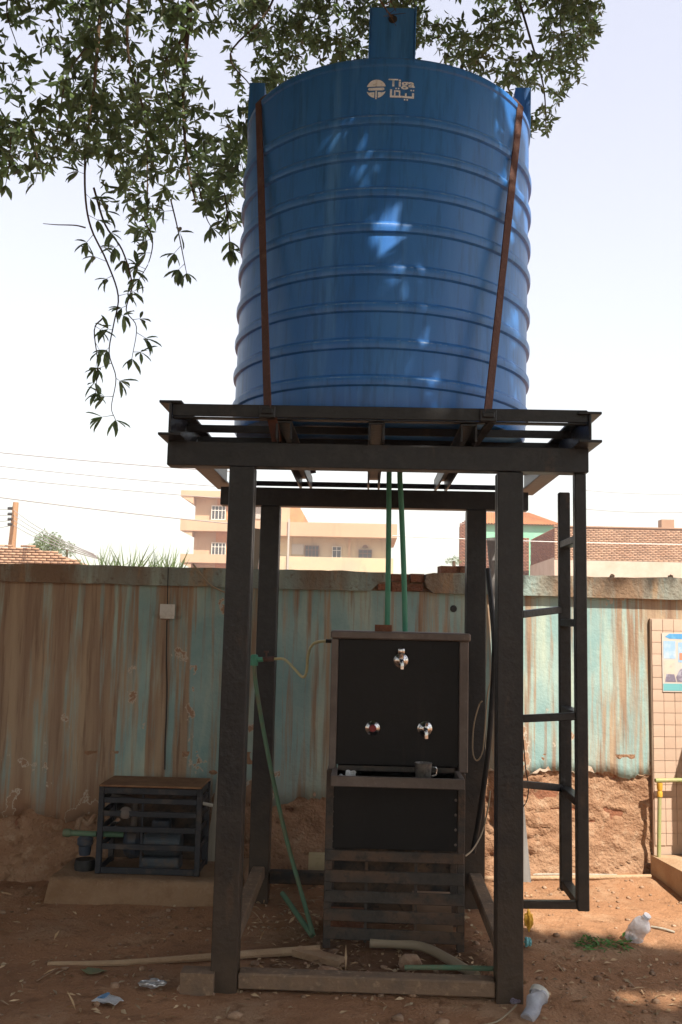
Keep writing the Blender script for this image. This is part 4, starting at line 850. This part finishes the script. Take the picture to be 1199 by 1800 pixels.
# ------------------------------------------------------------------ overhanging tree
tr = thing('shade_tree', 'big leafy shade tree overhanging the tank from above and the left', 'tree', (-2.0, -1.4, 0))
TO = np.array(tr.location[:])
SUNn = np.array(SUN[:])
camR, camU, camF = (np.array(v[:]) for v in (CR, CU, CF))
def project(P):
    d = P-np.array([0, 0, EYE]); z = d@camF; zz = np.where(z < .05, .05, z)
    return 599.5+F*(d@camR)/zz, 900-F*(d@camU)/zz, z
def at_np(px, py, Y):
    d = camF[None]+camR[None]*((px-599.5)/F)[:, None]+camU[None]*((900-py)/F)[:, None]
    return np.array([0, 0, EYE])[None]+d*(Y/d[:, 1])[:, None]
def sunlit_gap(P):
    """leaves that would stand in the sun's way to the bright stretch of wall and ground at the right"""
    nrm = np.array([-math.sin(WA), math.cos(WA), 0]); t = ((np.array(WO[:])-P)@nrm)/(-(SUNn@nrm)); Q = P-SUNn*t[:, None]
    jit = .22*fbm(Q[:, 2]*1.7, Q[:, 2]*0+.5, 91)
    onw = (Q[:, 2] > -.05) & (Q[:, 2] < 1.95) & (Q[:, 0] > .62+jit) & (t > 0)
    tg = P[:, 2]/SUNn[2]; Gp = P-SUNn*tg[:, None]; edge = 4.95-.22*(Gp[:, 0]-1)+.35*fbm(Gp[:, 0]*2.2, Gp[:, 1]*2.2, 93)
    ong = (Gp[:, 1] < 6.4) & (Gp[:, 1] > edge) & (Gp[:, 0] > .62+.2*fbm(Gp[:, 1]*2, Gp[:, 0]*2, 95))
    streak = (np.abs(Gp[:, 1]-4.28-.25*(Gp[:, 0]-1.5)) < .16) & (Gp[:, 0] > 1.02)
    return onw | ong | streak
Pv, Av, Lv = [], [], []
# mass seen at the upper left
n = 5000; px, py = rng.uniform(-260, 470, n), rng.uniform(-260, 470, n); Yv = rng.uniform(4.7, 6.6, n)
low = np.interp(px, [-260, 0, 40, 80, 110, 150, 200, 250, 300, 345, 380, 410, 430, 470], [330, 318, 325, 322, 268, 360, 385, 425, 385, 372, 395, 428, 330, 180])
P = at_np(px, py, Yv)
dens = fbm(px/75., py/75., 101)+.5 + .10*(py < 300)
k = (py < low-rng.uniform(0, 26, n)) & (dens > rng.uniform(.30, .64, n))
hole = (np.hypot((px-405)/48, (py-125)/75) < 1) | (np.hypot((px-265)/30, (py-70)/60) < .8) | (np.hypot((px-70)/35, (py-60)/50) < .7)
k &= ~(hole & (rng.uniform(0, 1, n) < .85)); Pv.append(P[k]); Lv.append(rng.uniform(.062, .092, k.sum()))
# mass behind and right of the tank
n = 7000; px, py = rng.uniform(400, 1080, n), rng.uniform(-220, 262, n); Yv = rng.uniform(6.0, 7.8, n)
low = np.interp(px, [400, 440, 480, 560, 640, 900, 925, 950, 968, 985, 1000, 1015, 1028, 1045, 1060, 1080], [120, 215, 250, 240, 240, 235, 240, 232, 240, 180, 188, 190, 118, 85, 22, -60])
P = at_np(px, py, Yv); dens = fbm(px/55., py/55., 105)+.56
k = (py < low-rng.uniform(0, 14, n)) & (dens > rng.uniform(.36, .74, n)); Pv.append(P[k]); Lv.append(rng.uniform(.058, .084, k.sum()))
# crown above and behind the camera
n = 42000; q = rdir(n)*rng.uniform(.25, 1, n)[:, None]**(1/3.); P = np.array([-.6, .9, 6.7])+q*np.array([6.6, 7.2, 2.3])
px, py, z = project(P); inframe = (z > .05) & (px > -130) & (px < 1330) & (py > -70) & (py < 1900)
k = ~inframe & (P[:, 2] > 4.5) & (fbm(P[:, 0]*.9, P[:, 1]*.9+P[:, 2]*.5, 109)+.5 > rng.uniform(.22, .52, n)) & (P[:, 1] < 7.2)
Pv.append(P[k]); Lv.append(np.full(k.sum(), .20))
# unseen leaf skirt added behind and left of the camera to cut skylight
n = 9000; a_ = rng.uniform(math.radians(118), math.radians(338), n); r_ = 7.6+rng.normal(0, .7, n); zz_ = rng.uniform(1.3, 6.6, n)
P = np.stack([-.4+r_*np.cos(a_)*.95, .6+r_*np.sin(a_), zz_], 1); px, py, z = project(P); inframe = (z > .05) & (px > -200) & (px < 1400)
k = ~inframe & (fbm(a_*5, zz_*.9, 113)+.5 > rng.uniform(.34, .62, n)); Pv.append(P[k]); Lv.append(np.full(k.sum(), .20))
# unseen leaves added along the sun's path to shade wall, yard and tank
n = 13000; m_ = n//3
uu = np.concatenate([np.stack([q_, 5.86+.15*q_, rng.uniform(0, 1.9, m_)], 1) for q_ in [rng.uniform(-3, .6, m_)]] + [np.stack([rng.uniform(-2.6, 1.6, m_), rng.uniform(3.4, 5.7, m_), np.zeros(m_)], 1)] + [np.stack([.05+.75*np.sin(q_), 4.76-.75*np.cos(q_), rng.uniform(2.3, 4.3, m_)], 1) for q_ in [rng.uniform(-1.4, 1.5, m_)]])
P = uu + SUNn[None]*((rng.uniform(5.0, 8.2, len(uu))-uu[:, 2])/SUNn[2])[:, None]; px, py, z = project(P); inframe = (z > .05) & (px > -130) & (px < 1330) & (py > -70)
tankpart = np.arange(len(uu)) >= 2*m_; k = ~inframe & (~tankpart | (fbm(uu[:, 0]*3.6, uu[:, 2]*.8, 117)+.5-.20*np.clip(uu[:, 0]+.1, -.3, .8)/.6 > .50)); Pv.append(P[k]); Lv.append(np.full(k.sum(), .20))
P = np.concatenate(Pv); Lw = np.concatenate(Lv); k = ~sunlit_gap(P)
t = (5.7-P[:, 1])/-SUNn[1]; Q = P-SUNn[None]*t[:, None]        # gaps that let the sun onto the low leaves at the left
k &= ~((t > .6) & (Q[:, 2] > 3.6) & (Q[:, 2] < 6.0) & (Q[:, 0] > -3.2) & (Q[:, 0] < -.35) & (rng.uniform(0, 1, len(P)) < .8))
# broken gaps over the right side of the tank: soft dapples of sun
tc_ = np.array([.05, 4.76]); sh_ = SUNn[:2]/np.hypot(*SUNn[:2]); rel_ = P[:, :2]-tc_; al = rel_@sh_; la = rel_@np.array([-sh_[1], sh_[0]]); ent = np.sqrt(np.clip(.752**2-la**2, 0, None))
hz_ = P[:, 2]-(al-ent)*SUNn[2]/np.hypot(*SUNn[:2]); k2 = (np.abs(la) < .752) & (al > .9) & (hz_ > 2.3) & (hz_ < 4.5)
dap = fbm(la*5.5+hz_*1.1, hz_*.75, 119)+.5+.10*la
k &= ~(k2 & (dap > .445) & (rng.uniform(0, 1, len(P)) < .965))
P, Lw = P[k], Lw[k]
A = rdir(len(P)); A[:, 2] -= .55; A /= np.linalg.norm(A, axis=1)[:, None]
vis_ = Lw < .1; v1, f1 = whorls(P[vis_]-TO, A[vis_], Lw[vis_], 6, (.5, 1.55), True, .14); v2, f2 = whorls(P[~vis_]-TO, A[~vis_], Lw[~vis_]); v = np.concatenate([v1, v2]); f = np.concatenate([f1, f2+len(v1)])
cr_ = pyd('crown', v, f, 'leaf', tr); cr_['kind'] = 'stuff'
# hanging sprays: twigs and single leaves
sprays = [[(150, 250), (150, 340), (160, 400), (188, 460), (208, 520), (200, 570), (192, 620), (204, 665), (196, 715), (203, 738)],
          [(165, 330), (185, 395), (215, 440), (232, 500), (222, 545), (240, 575), (232, 630)],
          [(250, 380), (268, 420), (262, 460), (245, 490)], [(300, 350), (312, 400), (322, 450), (328, 480)], [(180, 560), (166, 580), (172, 640), (168, 690)],
          [(395, 340), (402, 400), (404, 440)], [(350, 330), (362, 380), (372, 400)], [(20, 230), (16, 290), (10, 325)], [(60, 230), (66, 290), (62, 320)],
          [(150, 400), (132, 396), (100, 395), (76, 393)], [(640, -60), (662, -10), (680, 18), (690, 30)], [(700, -70), (690, -20), (684, 12)]]
leafpos = []
def tpiece(name, pts, r0, n, r1):
    bm = B(); tube(bm, [Vector(p)-tr.location for p in pts], r0, n, r1); return obj(name, bm, 'bark', tr, 0, True)
stalks = B()
for i, s_ in enumerate(sprays):
    Yd = 5.1+.12*(i % 3) if i < 10 else 3.6; P3 = curve_pts([at(x, y, Yd+.03*j) for j, (x, y) in enumerate(s_)], 5); tpiece('twig', P3, .007 if i < 2 else .005, 5, .002)
    if i == 9: continue
    Ls = 0
    for a, b_ in zip(P3, P3[1:]):
        Ls += (b_-a).length
        pyx = project(np.array([a[:]]))[1][0]
        if Ls > (.075 if i > 1 else .085) and (pyx > 300 or i > 6) or i > 9:
            Ls = 0
            sd = Vector((random.uniform(-1, 1), random.uniform(-.6, .6), random.uniform(-.7, .25))).normalized()*random.uniform(.02, .085)
            tube(stalks, [a-tr.location, a+sd-tr.location], .002, 4, .0012); leafpos.append((a+sd, sd.normalized()))
    leafpos.append((P3[-1], (P3[-1]-P3[-3]).normalized()))
# limbs
def limb(pts, r0, r1): tpiece('limb', curve_pts(pts, 6), r0, 9, r1)
sk_ = obj('stalks', stalks, 'bark', tr, 0, True); sk_['kind'] = 'stuff'
limb([(-2.0, -1.4, 3.2), (-2.3, .6, 4.6), (-2.2, 2.6, 5.4), (-1.9, 4.4, 5.8), (-1.5, 5.6, 5.9)], .16, .03)
limb([(-2.0, -1.4, 3.4), (-1.0, .4, 5.2), (.2, 2.2, 6.2), (.8, 4.2, 6.9), (1.0, 6.4, 7.2)], .15, .03)
limb([(-2.0, -1.4, 3.4), (-.4, -1.8, 5.2), (1.6, -1.6, 6.2), (3.4, -.9, 6.6)], .14, .03)
limb([(-2.0, -1.4, 3.3), (-4.0, -.6, 5.2), (-5.8, .8, 6.2)], .14, .03)
limb([(-2.0, -1.4, 3.3), (-2.4, -3.6, 5.2), (-1.8, -5.4, 6.2)], .14, .03)
#     # branches seen among the upper left leaves
for s_, r0 in (([(345, -60), (330, 60), (322, 180), (330, 290), (345, 360)], .016), ([(190, -80), (175, 40), (165, 160), (150, 260)], .016), ([(500, -60), (470, 20), (405, 95), (440, 150)], .010), ([(330, 60), (290, 110), (300, 190)], .009), ([(175, 60), (120, 130), (100, 240)], .009), ([(20, -30), (12, 20), (30, 80)], .007), ([(230, -60), (225, 90), (255, 210), (260, 380)], .011), ([(900, -40), (930, 60), (955, 150), (960, 225)], .011), ([(1000, -60), (985, 40), (1005, 130)], .008)):
    tpiece('branch', curve_pts([at(x, y, 5.4 if x < 480 else 6.8) for x, y in s_], 6), r0, 6, r0*.35)
tk_ = B(); tube(tk_, curve_pts([(0, 0, -.1), (.03, .02, .6), (-.05, .05, 1.6), (.02, 0, 2.6), (0, 0, 3.5)], 5), .30, 14, .17); obj('trunk', tk_, 'bark', tr, 0, True)
# single leaves on the hanging sprays share one blade mesh
bm = B(); lf = [bm.verts.new(p) for p in ((0, 0, 0), (.030, .009, .004), (.062, .0115, .005), (.09, .006, .001), (.108, 0, -.010), (.09, -.006, .001), (.062, -.0115, .005), (.030, -.009, .004), (.05, 0, -.001), (.085, 0, -.004))]
for q in ((0, 1, 8), (1, 2, 8), (2, 9, 8), (2, 3, 9), (3, 4, 9), (4, 5, 9), (5, 6, 9), (6, 8, 9), (6, 7, 8), (7, 0, 8)): bm.faces.new([lf[i] for i in q])
leaf0 = obj('leaf', bm, mat('spray_leaf', (.105, .150, .085), .45, 0, (), None, .5, objrand=.4, trans=(.45, (1.4, 1.5, 1.0))), tr); cnt = 0
extra = 0
for p, ax in leafpos:
    kk = random.choice((4, 5, 5, 6)); ph0 = random.uniform(0, 6)
    for j in range(kk):
        if cnt >= 300: break
        t = ax.cross(Vector((0, 0, 1))); t = t.normalized() if t.length > .1 else Vector((1, 0, 0)); u = ax.cross(t); ph = ph0+2*PI*j/kk+random.uniform(-.3, .3); th = random.uniform(.55, 1.25)
        d = (ax*math.cos(th)+(t*math.cos(ph)+u*math.sin(ph))*math.sin(th)); d.z -= .35; d.normalize()
        l_ = leaf0 if cnt == 0 else leaf0.copy()
        if cnt: C.objects.link(l_)
        l_.location = p-tr.location; l_.rotation_euler = (d.to_track_quat('X', 'Z') @ Vector((1, 0, 0)).rotation_difference(Vector((1, 0, 0)))).to_euler(); s_ = random.uniform(.70, 1.1); l_.scale = (s_, s_*random.uniform(1.2, 1.6), s_); cnt += 1

# ------------------------------------------------------------------ beyond the wall
def rect(px0, px1, py0, py1, Y):
    a, b_ = at(px0, (py0+py1)/2, Y), at(px1, (py0+py1)/2, Y); c, d_ = at((px0+px1)/2, py1, Y), at((px0+px1)/2, py0, Y); return a.x, b_.x, c.z, d_.z
def window(par, px0, px1, py0, py1, Y, nx, fm, off, style=0):
    """window: frame with sill > pane, mullions"""
    x0, x1, z0, z1 = rect(px0, px1, py0, py1, Y); y = Y-.12; t = (x1-x0)*.05
    bm = B(); box(bm, x0, x1, y, y+.14, z0, z0+t); box(bm, x0, x1, y, y+.14, z1-t, z1); box(bm, x0, x0+t, y, y+.14, z0+t, z1-t); box(bm, x1-t, x1, y, y+.14, z0+t, z1-t)
    for i in range(1, nx): xx = x0+(x1-x0)*i/nx; box(bm, xx-t*.45, xx+t*.45, y+.01, y+.13, z0+t, z1-t)
    zz = z0+(z1-z0)*.66; box(bm, x0+t, x1-t, y+.02, y+.12, zz-t*.4, zz+t*.4)
    if style: 
        zz = z0+(z1-z0)*.33; box(bm, x0+t, x1-t, y+.02, y+.12, zz-t*.3, zz+t*.3)
    bmesh.ops.translate(bm, verts=bm.verts, vec=off); w_ = obj('window', bm, fm, par)
    bm = B(); box(bm, x0+t*.5, x1-t*.5, y+.06, y+.10, z0+t*.5, z1-t*.5); bmesh.ops.translate(bm, verts=bm.verts, vec=off); obj('pane', bm, 'glass', w_)
def bpart(par, name, m, *boxes, bevel=0):
    bm = B()
    for b_ in boxes: box(bm, *b_)
    bmesh.ops.translate(bm, verts=bm.verts, vec=-par.location); return obj(name, bm, m, par, bevel)
YT = 72.
x0, x1, _, zt = rect(342, 475, 868, 990, YT)
tb = thing('apartment_block', 'tall tan apartment block with projecting floor slabs and white windows', 'building', ((x0+x1)/2, YT+5, 0))
bpart(tb, 'wall', 'bld_tan', (x0, x1, YT, YT+11, 0, zt))
xa, xb_, z0, z1 = rect(318, 476, 863, 874, YT-.9); bpart(tb, 'roof_slab', 'bld_tan', (xa, xb_, YT-.9, YT+11.5, z0, z1))
bm = B(); prism(bm, [(xa+.03, z0-.01), (x0-.01, z0-.01), (x0-.01, z0-.55)], YT-.85, YT+11.4); bmesh.ops.translate(bm, verts=bm.verts, vec=-tb.location); obj('bracket', bm, 'bld_tan', tb)
for pa_, pb2 in ((914, 934), (975, 990)):
    xa, xb_, z0, z1 = rect(317, 476, pa_, pb2, YT-.9); bpart(tb, 'floor_slab', 'bld_tan', (xa, xb_, YT-.95, YT+11.5, z0, z1))
    bm = B(); prism(bm, [(xa+.03, z0-.01), (x0-.01, z0-.01), (x0-.01, z0-.45)], YT-.85, YT+11.4); bmesh.ops.translate(bm, verts=bm.verts, vec=-tb.location); obj('bracket', bm, 'bld_tan', tb)
xa, xb_, z0, z1 = rect(382, 412, 875, 913, YT-.15); bpart(tb, 'pilaster', 'bld_orange', (xa, xb_, YT-.2, YT-.01, 0, zt-.4))
for py0, py1 in ((889, 914), (954, 976)): window(tb, 372, 397, py0, py1, YT-.2, 4, 'winframe', -tb.location)
for py0, py1 in ((878, 912), (942, 975)):
    xa, xb_, z0, z1 = rect(450, 464, py0, py1, YT-.1); bpart(tb, 'shutter', 'bld_grey', (xa, xb_, YT-.12, YT-.01, z0, z1))
YL = 66.
x0, x1, _, zt = rect(482, 697, 922, 990, YL)
yb = thing('low_block', 'pale yellow two storey block with flat roof parapet and three windows', 'building', ((x0+x1)/2, YL+4, 0))
_, _, zp0, zp1 = rect(482, 697, 922, 946, YL)
xr = rect(686, 697, 930, 990, YL)[0]
bpart(yb, 'wall', 'bld_yellow', (x0, xr, YL, YL+7, 0, zp0))
bpart(yb, 'parapet', 'bld_tan', (x0-.2, x1, YL-1.1, YL+7.4, zp0+.002, zp1))
_, _, z0, z1 = rect(500, 697, 980, 1000, YL-1); bpart(yb, 'balcony', 'bld_yellow', (x0-.1, xr+.2, YL-1.1, YL-.01, z0-3, z1))
xa, xb_, z0, z1 = rect(508, 511, 920, 1000, YL); bpart(yb, 'drain_pipe', 'bld_grey', (xa, xb_, YL-1.25, YL-1.12, 0, zp1+.2))
xa, xb_, z0, z1 = rect(612, 616, 946, 1000, YL); bpart(yb, 'pilaster', 'bld_tan', (xa, xb_, YL-.12, YL-.01, 0, zp0))
xa, xb_, z0, z1 = rect(513, 534, 957, 975, YL); bpart(yb, 'shutter', 'bld_grey', (xa, xb_, YL-.1, YL-.01, z0, z1))
window(yb, 536, 561, 959, 982, YL-.1, 4, 'winbrown', -yb.location)
window(yb, 584, 600, 961, 981, YL-.1, 2, 'winframe', -yb.location)
window(yb, 630, 654, 966, 986, YL-.1, 3, 'winbrown', -yb.location)
xa, xb_, z0, z1 = rect(637, 647, 951, 963, YL); bm = B(); prism(bm, arc((xa+xb_)/2, z0, (xb_-xa)/2, 0, PI, 10), YL-.12, YL-.01); bmesh.ops.translate(bm, verts=bm.verts, vec=-yb.location); obj('arched_vent', bm, 'winbrown', yb)
xa, xb_, z0, z1 = rect(496, 536, 889, 921, YL+2)
bm = B(); prism(bm, [(xa, zp1+.002), (xb_, zp1+.002), (xb_, z0+(z1-z0)*.45), (xb_-.45, z1), (xa, z1)], YL+2, YL+6); bmesh.ops.translate(bm, verts=bm.verts, vec=-yb.location); obj('stair_room', bm, 'bld_orange', yb)
xa, xb_, z0, z1 = rect(490, 510, 889, 921, YL+2); bpart(yb, 'door', 'bld_tan', (xa, xb_, YL+1.9, YL+1.99, zp1+.01, z1))

# brick building behind the ladder
def brickwork(par, name, x0, x1, z0, z1, y, m, bl=.22, bh=.075, gap=.014, ragged=None, side=False):
    """courses of real bricks, joined, standing on a core"""
    vs, fs = [], []; cub = np.array([(0, 0, 0), (1, 0, 0), (1, 1, 0), (0, 1, 0), (0, 0, 1), (1, 0, 1), (1, 1, 1), (0, 1, 1)], float); cf = np.array([(0, 3, 2, 1), (4, 5, 6, 7), (0, 1, 5, 4), (1, 2, 6, 5), (2, 3, 7, 6), (3, 0, 4, 7)])
    r = 0; z = z0
    while z+bh <= z1+1e-6:
        x = x0-(bl/2 if r % 2 else 0)
        while x < x1:
            a_, b_ = max(x, x0), min(x+bl-gap, x1)
            if b_-a_ > .03 and (ragged is None or z+bh < ragged((a_+b_)/2)):
                if side: sz = np.array([.05, b_-a_, bh-gap]); o_ = np.array([y+random.uniform(-.008, .008), a_, z])
                else: sz = np.array([b_-a_, .05, bh-gap]); o_ = np.array([a_, y+random.uniform(-.008, .008), z])
                fs.append(cf+8*len(vs)); vs.append(cub*sz+o_-np.array(par.location[:]))
            x += bl
        z += bh; r += 1
    o = pyd(name, np.concatenate(vs), np.concatenate(fs), m, par); o['kind'] = 'stuff'; return o
YB = 40.
x0, _, zc, zt = rect(975, 1199, 928, 990, YB); x1 = x0+13; zc += .1
bb = thing('brick_building', 'raw brick building with cream plastered foot behind the wall and ladder', 'building', (x0+3, YB+2, 0))
bpart(bb, 'core', 'far_mortar', (x0+.055, x1, YB+.04, YB+6, 0, zt-.02)); brickwork(bb, 'front_bricks', x0, x1, zc, zt, YB, 'far_brick')
bpart(bb, 'plaster_foot', 'cream_plaster', (x0-.02, x1, YB-.03, YB+.038, 0, zc-.01))
brickwork(bb, 'shade_toned_side_bricks', YB+.05, YB+5.9, zc+.1, zt, x0, 'dark_brick', side=True)  # side face gets a darker brick, its shade put into the colour
bpart(bb, 'side_plaster', 'cream_plaster', (x0-.02, x0+.054, YB+.04, YB+5.9, 0, zc+.09))
bpart(bb, 'cap_course', 'far_brick', (x0-.03, x1, YB-.03, YB+.25, zt+.001, zt+.05))
xa, xb_, z0, z1 = rect(1158, 1180, 915, 926, YB+1); bpart(bb, 'chimney', 'far_brick', (xa, xb_, YB+.6, YB+1.1, zt-.02, z1))
# brick house with green gable and orange tin roof
YG = 56.
gh = thing('tin_roof_house', 'mint green house with orange tin roof and red brick side wall', 'house', (at(900, 950, YG).x, YG+2, 0))
xa, xb_, z0, z1 = rect(845, 985, 921, 950, YG); bpart(gh, 'green_wall', 'green_wall', (xa, xb_+.4, YG, YG+.3, 0, z1))
ridge = [at(856, 901, YG), at(938, 901, YG)]
ex0, ex1 = at(836, 921, YG-.3).x, at(990, 921, YG-.3).x; ez = at(900, 921, YG-.3).z; rz_ = at(900, 901, YG+2.2).z; rx0, rx1 = at(850, 901, YG+2.2).x, at(930, 901, YG+2.2).x
nr = 30
for i in range(nr):       # corrugated sheets, one rib each
    a, b_ = i/nr, (i+1)/nr; e0, e1 = ex0+(ex1-ex0)*a, ex0+(ex1-ex0)*b_; r0, r1 = rx0+(rx1-rx0)*a, rx0+(rx1-rx0)*b_
    bm = B(); e = .035
    def L3(u, up): return Vector((e0+(e1-e0)*u, YG-.3, ez+up)), Vector((r0+(r1-r0)*u, YG+2.2, rz_+up))
    cols = [L3(u, h_) for u, h_ in ((0, 0), (.3, 0), (.45, e), (.7, e), (.85, 0), (1, 0))]
    vv = [(bm.verts.new(a_-gh.location), bm.verts.new(b2_-gh.location)) for a_, b2_ in cols]
    for p_, q_ in zip(vv, vv[1:]): bm.faces.new((p_[0], q_[0], q_[1], p_[1]))
    obj('roof_sheet', bm, 'orange_tin', gh)
bm = B(); vv = [bm.verts.new(Vector(p)-gh.location) for p in ((ex0, YG-.3, ez-.02), (ex1, YG-.3, ez-.02), (ex1, YG+4.7, ez-.02), (ex0, YG+4.7, ez-.02), (rx0, YG+2.21, rz_-.03), (rx1, YG+2.21, rz_-.03))]
for q in ((0, 3, 2, 1), (2, 3, 4, 5), (1, 2, 5), (0, 4, 3)): bm.faces.new([vv[i] for i in q])
obj('roof_back', bm, 'orange_tin', gh)
YR = 47.
rw = thing('brick_shed', 'red brick wall of a shed seen between the right tower legs', 'shed', (at(870, 960, YR).x, YR+1, 0))
xa, xb_, z0, z1 = rect(808, 930, 905, 1010, YR)
zl = lambda x: float(np.interp(x, [xa, at(822, 910, YR).x, at(850, 935, YR).x, at(930, 945, YR).x], [at(808, 922, YR).z, at(822, 908, YR).z, at(850, 944, YR).z, at(930, 944, YR).z]))
brickwork(rw, 'bricks', xa, xb_, .5, z1+.1, YR, 'dark_brick', ragged=zl)
bm = B(); prism(bm, [(xa, 0), (xb_, 0), (xb_, zl(xb_)-.1), (at(850, 950, YR).x, zl(at(850, 950, YR).x)-.1), (at(824, 950, YR).x, zl(at(824, 950, YR).x)-.12), (xa, zl(xa)-.1)], YR+.045, YR+.3); bmesh.ops.translate(bm, verts=bm.verts, vec=-rw.location); obj('core', bm, 'mortar', rw)
# low brick roof at the left
YK = 26.
x0, x1, z0, z1 = rect(-120, 142, 958, 995, YK)
lk = thing('ruined_brick_wall', 'low ruined brick wall with sloping broken top beyond the boundary wall at left', 'wall', (at(40, 970, YK).x, YK, 0))
slope = lambda x: float(np.interp(x, [x0, at(10, 970, YK).x, at(55, 970, YK).x, at(100, 975, YK).x, at(140, 985, YK).x], [at(0, 957, YK).z]*2 + [at(55, 958, YK).z, at(100, 970, YK).z, at(140, 985, YK).z])) + .05*math.sin(x*9)
brickwork(lk, 'bricks', x0, x1, 1.6, z1+.2, YK, 'far_brick', ragged=slope, gap=.02)
bm = B(); prism(bm, [(x0, 0), (x1, 0), (x1, slope(x1)-.12), (at(100, 975, YK).x, slope(at(100, 975, YK).x)-.12), (at(55, 970, YK).x, slope(at(55, 970, YK).x)-.12), (x0, slope(x0)-.14)], YK+.045, YK+1.2); bmesh.ops.translate(bm, verts=bm.verts, vec=-lk.location); obj('core', bm, 'mortar', lk)
# pole and wires
YP = 30.
up = thing('utility_pole', 'orange brown utility pole with insulators rising over the wall at far left', 'pole', (at(24, 940, YP).x, YP, 0))
bm = B(); pt_, pbm = at(28, 883, YP), at(21, 960, YP); pbm2 = pbm+(pbm-pt_)*1.6; tube(bm, [pbm2-up.location, pt_-up.location], .17, 10, .09); obj('shaft', bm, 'pole', up, 0, True)
for y in (894, 904, 913, 922):
    q = at(21, y, YP); bm = B(); tube(bm, [q-up.location+Vector((.05, -.08, 0)), q-up.location+Vector((-.10, -.08, 0))], .05, 8); obj('insulator', bm, 'glass', up, 0, True)
def wire(p0, p1, Y0, Y1, r, label, m='wire', sag=.25):
    a, b_ = at(*p0, Y0), at(*p1, Y1); P = [a.lerp(b_, t/14)-Vector((0, 0, sag*4*(t/14)*(1-t/14))) for t in range(15)]
    bm = B(); tube(bm, P, r, 5); tag(obj('wire', bm, m, None, 0, True), label, 'wire')
wire((-120, 783), (420, 830), 24, 26, .014, 'topmost overhead wire in the sky left of the tower', sag=.05)
wire((-120, 806), (420, 858), 26, 28, .012, 'second overhead wire from the top left of the tower', sag=.05)
wire((-120, 827), (420, 878), 26, 28, .012, 'third overhead wire from the top left of the tower', sag=.05)
wire((-120, 858), (420, 922), 24, 26, .015, 'lowest and darkest of the overhead wires left of the tower', sag=.05)
for i, y in enumerate((896, 905, 914, 923)):
    wire((24, y), (165+i*4, 974+i*3), YP, 16, .010, ('uppermost', 'second', 'third', 'lowest')[i]+' thin wire sloping down right from the utility pole', sag=.1)
    wire((22, y), (-80, y-18+8*i), YP, YP+2, .010, ('uppermost', 'second', 'third', 'lowest')[i]+' thin wire running left from the utility pole', sag=.1)
wire((690, 942), (1260, 958), 12, 12.5, .006, 'pale wire stretched across in front of the brick building', 'white_wire', .02)
wire((1030, 895), (1260, 898), 34, 36, .012, 'faint wire in the sky just above the brick building', sag=.1)
wire((1030, 862), (1260, 866), 34, 36, .010, 'upper faint wire in the sky right of the ladder', sag=.1)
# small trees and fronds beyond the wall
def bush(px, py, Y, rx, rz, nleaf, label, cat='tree', name='small_tree'):
    c = at(px, py, Y); t = thing(name, label, cat, (c.x, Y, 0)); n = nleaf; q = rdir(n)*rng.uniform(.2, 1, n)[:, None]**.5
    q *= (1+.5*fbm(q[:, 0]*2+px, q[:, 2]*2+q[:, 1], 7))[:, None]; P_ = q*np.array([rx, rx, rz])+np.array([0, 0, c.z]); A_ = rdir(n); v, f = whorls(P_, A_, rx*.16, 5); o = pyd('crown', v, f, 'far_leaf', t); o['kind'] = 'stuff'
    bm = B(); tube(bm, [(0, 0, 0), (.03, 0, c.z*.5), (0, 0, c.z)], .09, 8, .04); obj('trunk', bm, 'bark', t, 0, True)
bush(85, 957, 34, .62, .50, 420, 'round bright green tree crown above the ruined brick wall')
bush(118, 966, 30, .32, .30, 200, 'smaller green tree crown just right of the round one')
bush(56, 962, 36, .25, .2, 120, 'tiny green bush beside the utility pole', 'bush', 'bush')
bush(798, 986, 22, .22, .10, 90, 'sprig of green behind the loose bricks on the wall', 'bush', 'bush')
for i, (px, hgt, lab) in enumerate(((178, 968, 'leftmost tuft of pale grassy fronds above the wall'), (206, 974, 'second tuft of pale fronds from the left above the wall'), (228, 968, 'third tuft of pale fronds, the bushiest above the wall'), (256, 976, 'fourth tuft of pale fronds from the left above the wall'), (282, 970, 'fifth tuft of pale fronds near the apartment block'), (302, 978, 'rightmost low tuft of fronds beside the apartment block'))):
    Yf = 13.; c = at(px, 1000, Yf); top = at(px, hgt, Yf).z; t = thing('palm_tuft', lab, 'plant', (c.x, Yf, 0), 0, 'pale fronds along the wall'); n = 30
    d = rdir(n); d[:, 2] = np.abs(d[:, 2])+.9; d /= np.linalg.norm(d, axis=1)[:, None]; Hh = top-c.z+.25
    v, f = blades(np.tile([[0, 0, top-Hh]], (n, 1))+rng.normal(0, .03, (n, 3)), d, rdir(n), rng.uniform(.8, 1.45, n)*Hh, np.full(n, .022)); o = pyd('fronds', v, f, 'far_leaf', t); o['kind'] = 'stuff'
    bm = B(); tube(bm, [(0, 0, 0), (0, 0, top-Hh+.03)], .06, 8, .03); obj('stem', bm, 'bark', t, 0, True)

# ------------------------------------------------------------------ dusty air
bm = B(); box(bm, -640, 640, -340, 940, -1.6, 16); hz = obj('haze', bm, None); hz['kind'] = 'stuff'
hm = bpy.data.materials.new('dusty_air'); hm.use_nodes = True; hn = hm.node_tree.nodes; hn.remove(hn['Principled BSDF'])
pv = hn.new('ShaderNodeVolumePrincipled'); pv.inputs['Color'].default_value = (.95, .92, .90, 1); pv.inputs['Density'].default_value = .0028; pv.inputs['Anisotropy'].default_value = .2
hm.node_tree.links.new(pv.outputs[0], hn['Material Output'].inputs['Volume']); hz.data.materials.append(hm)
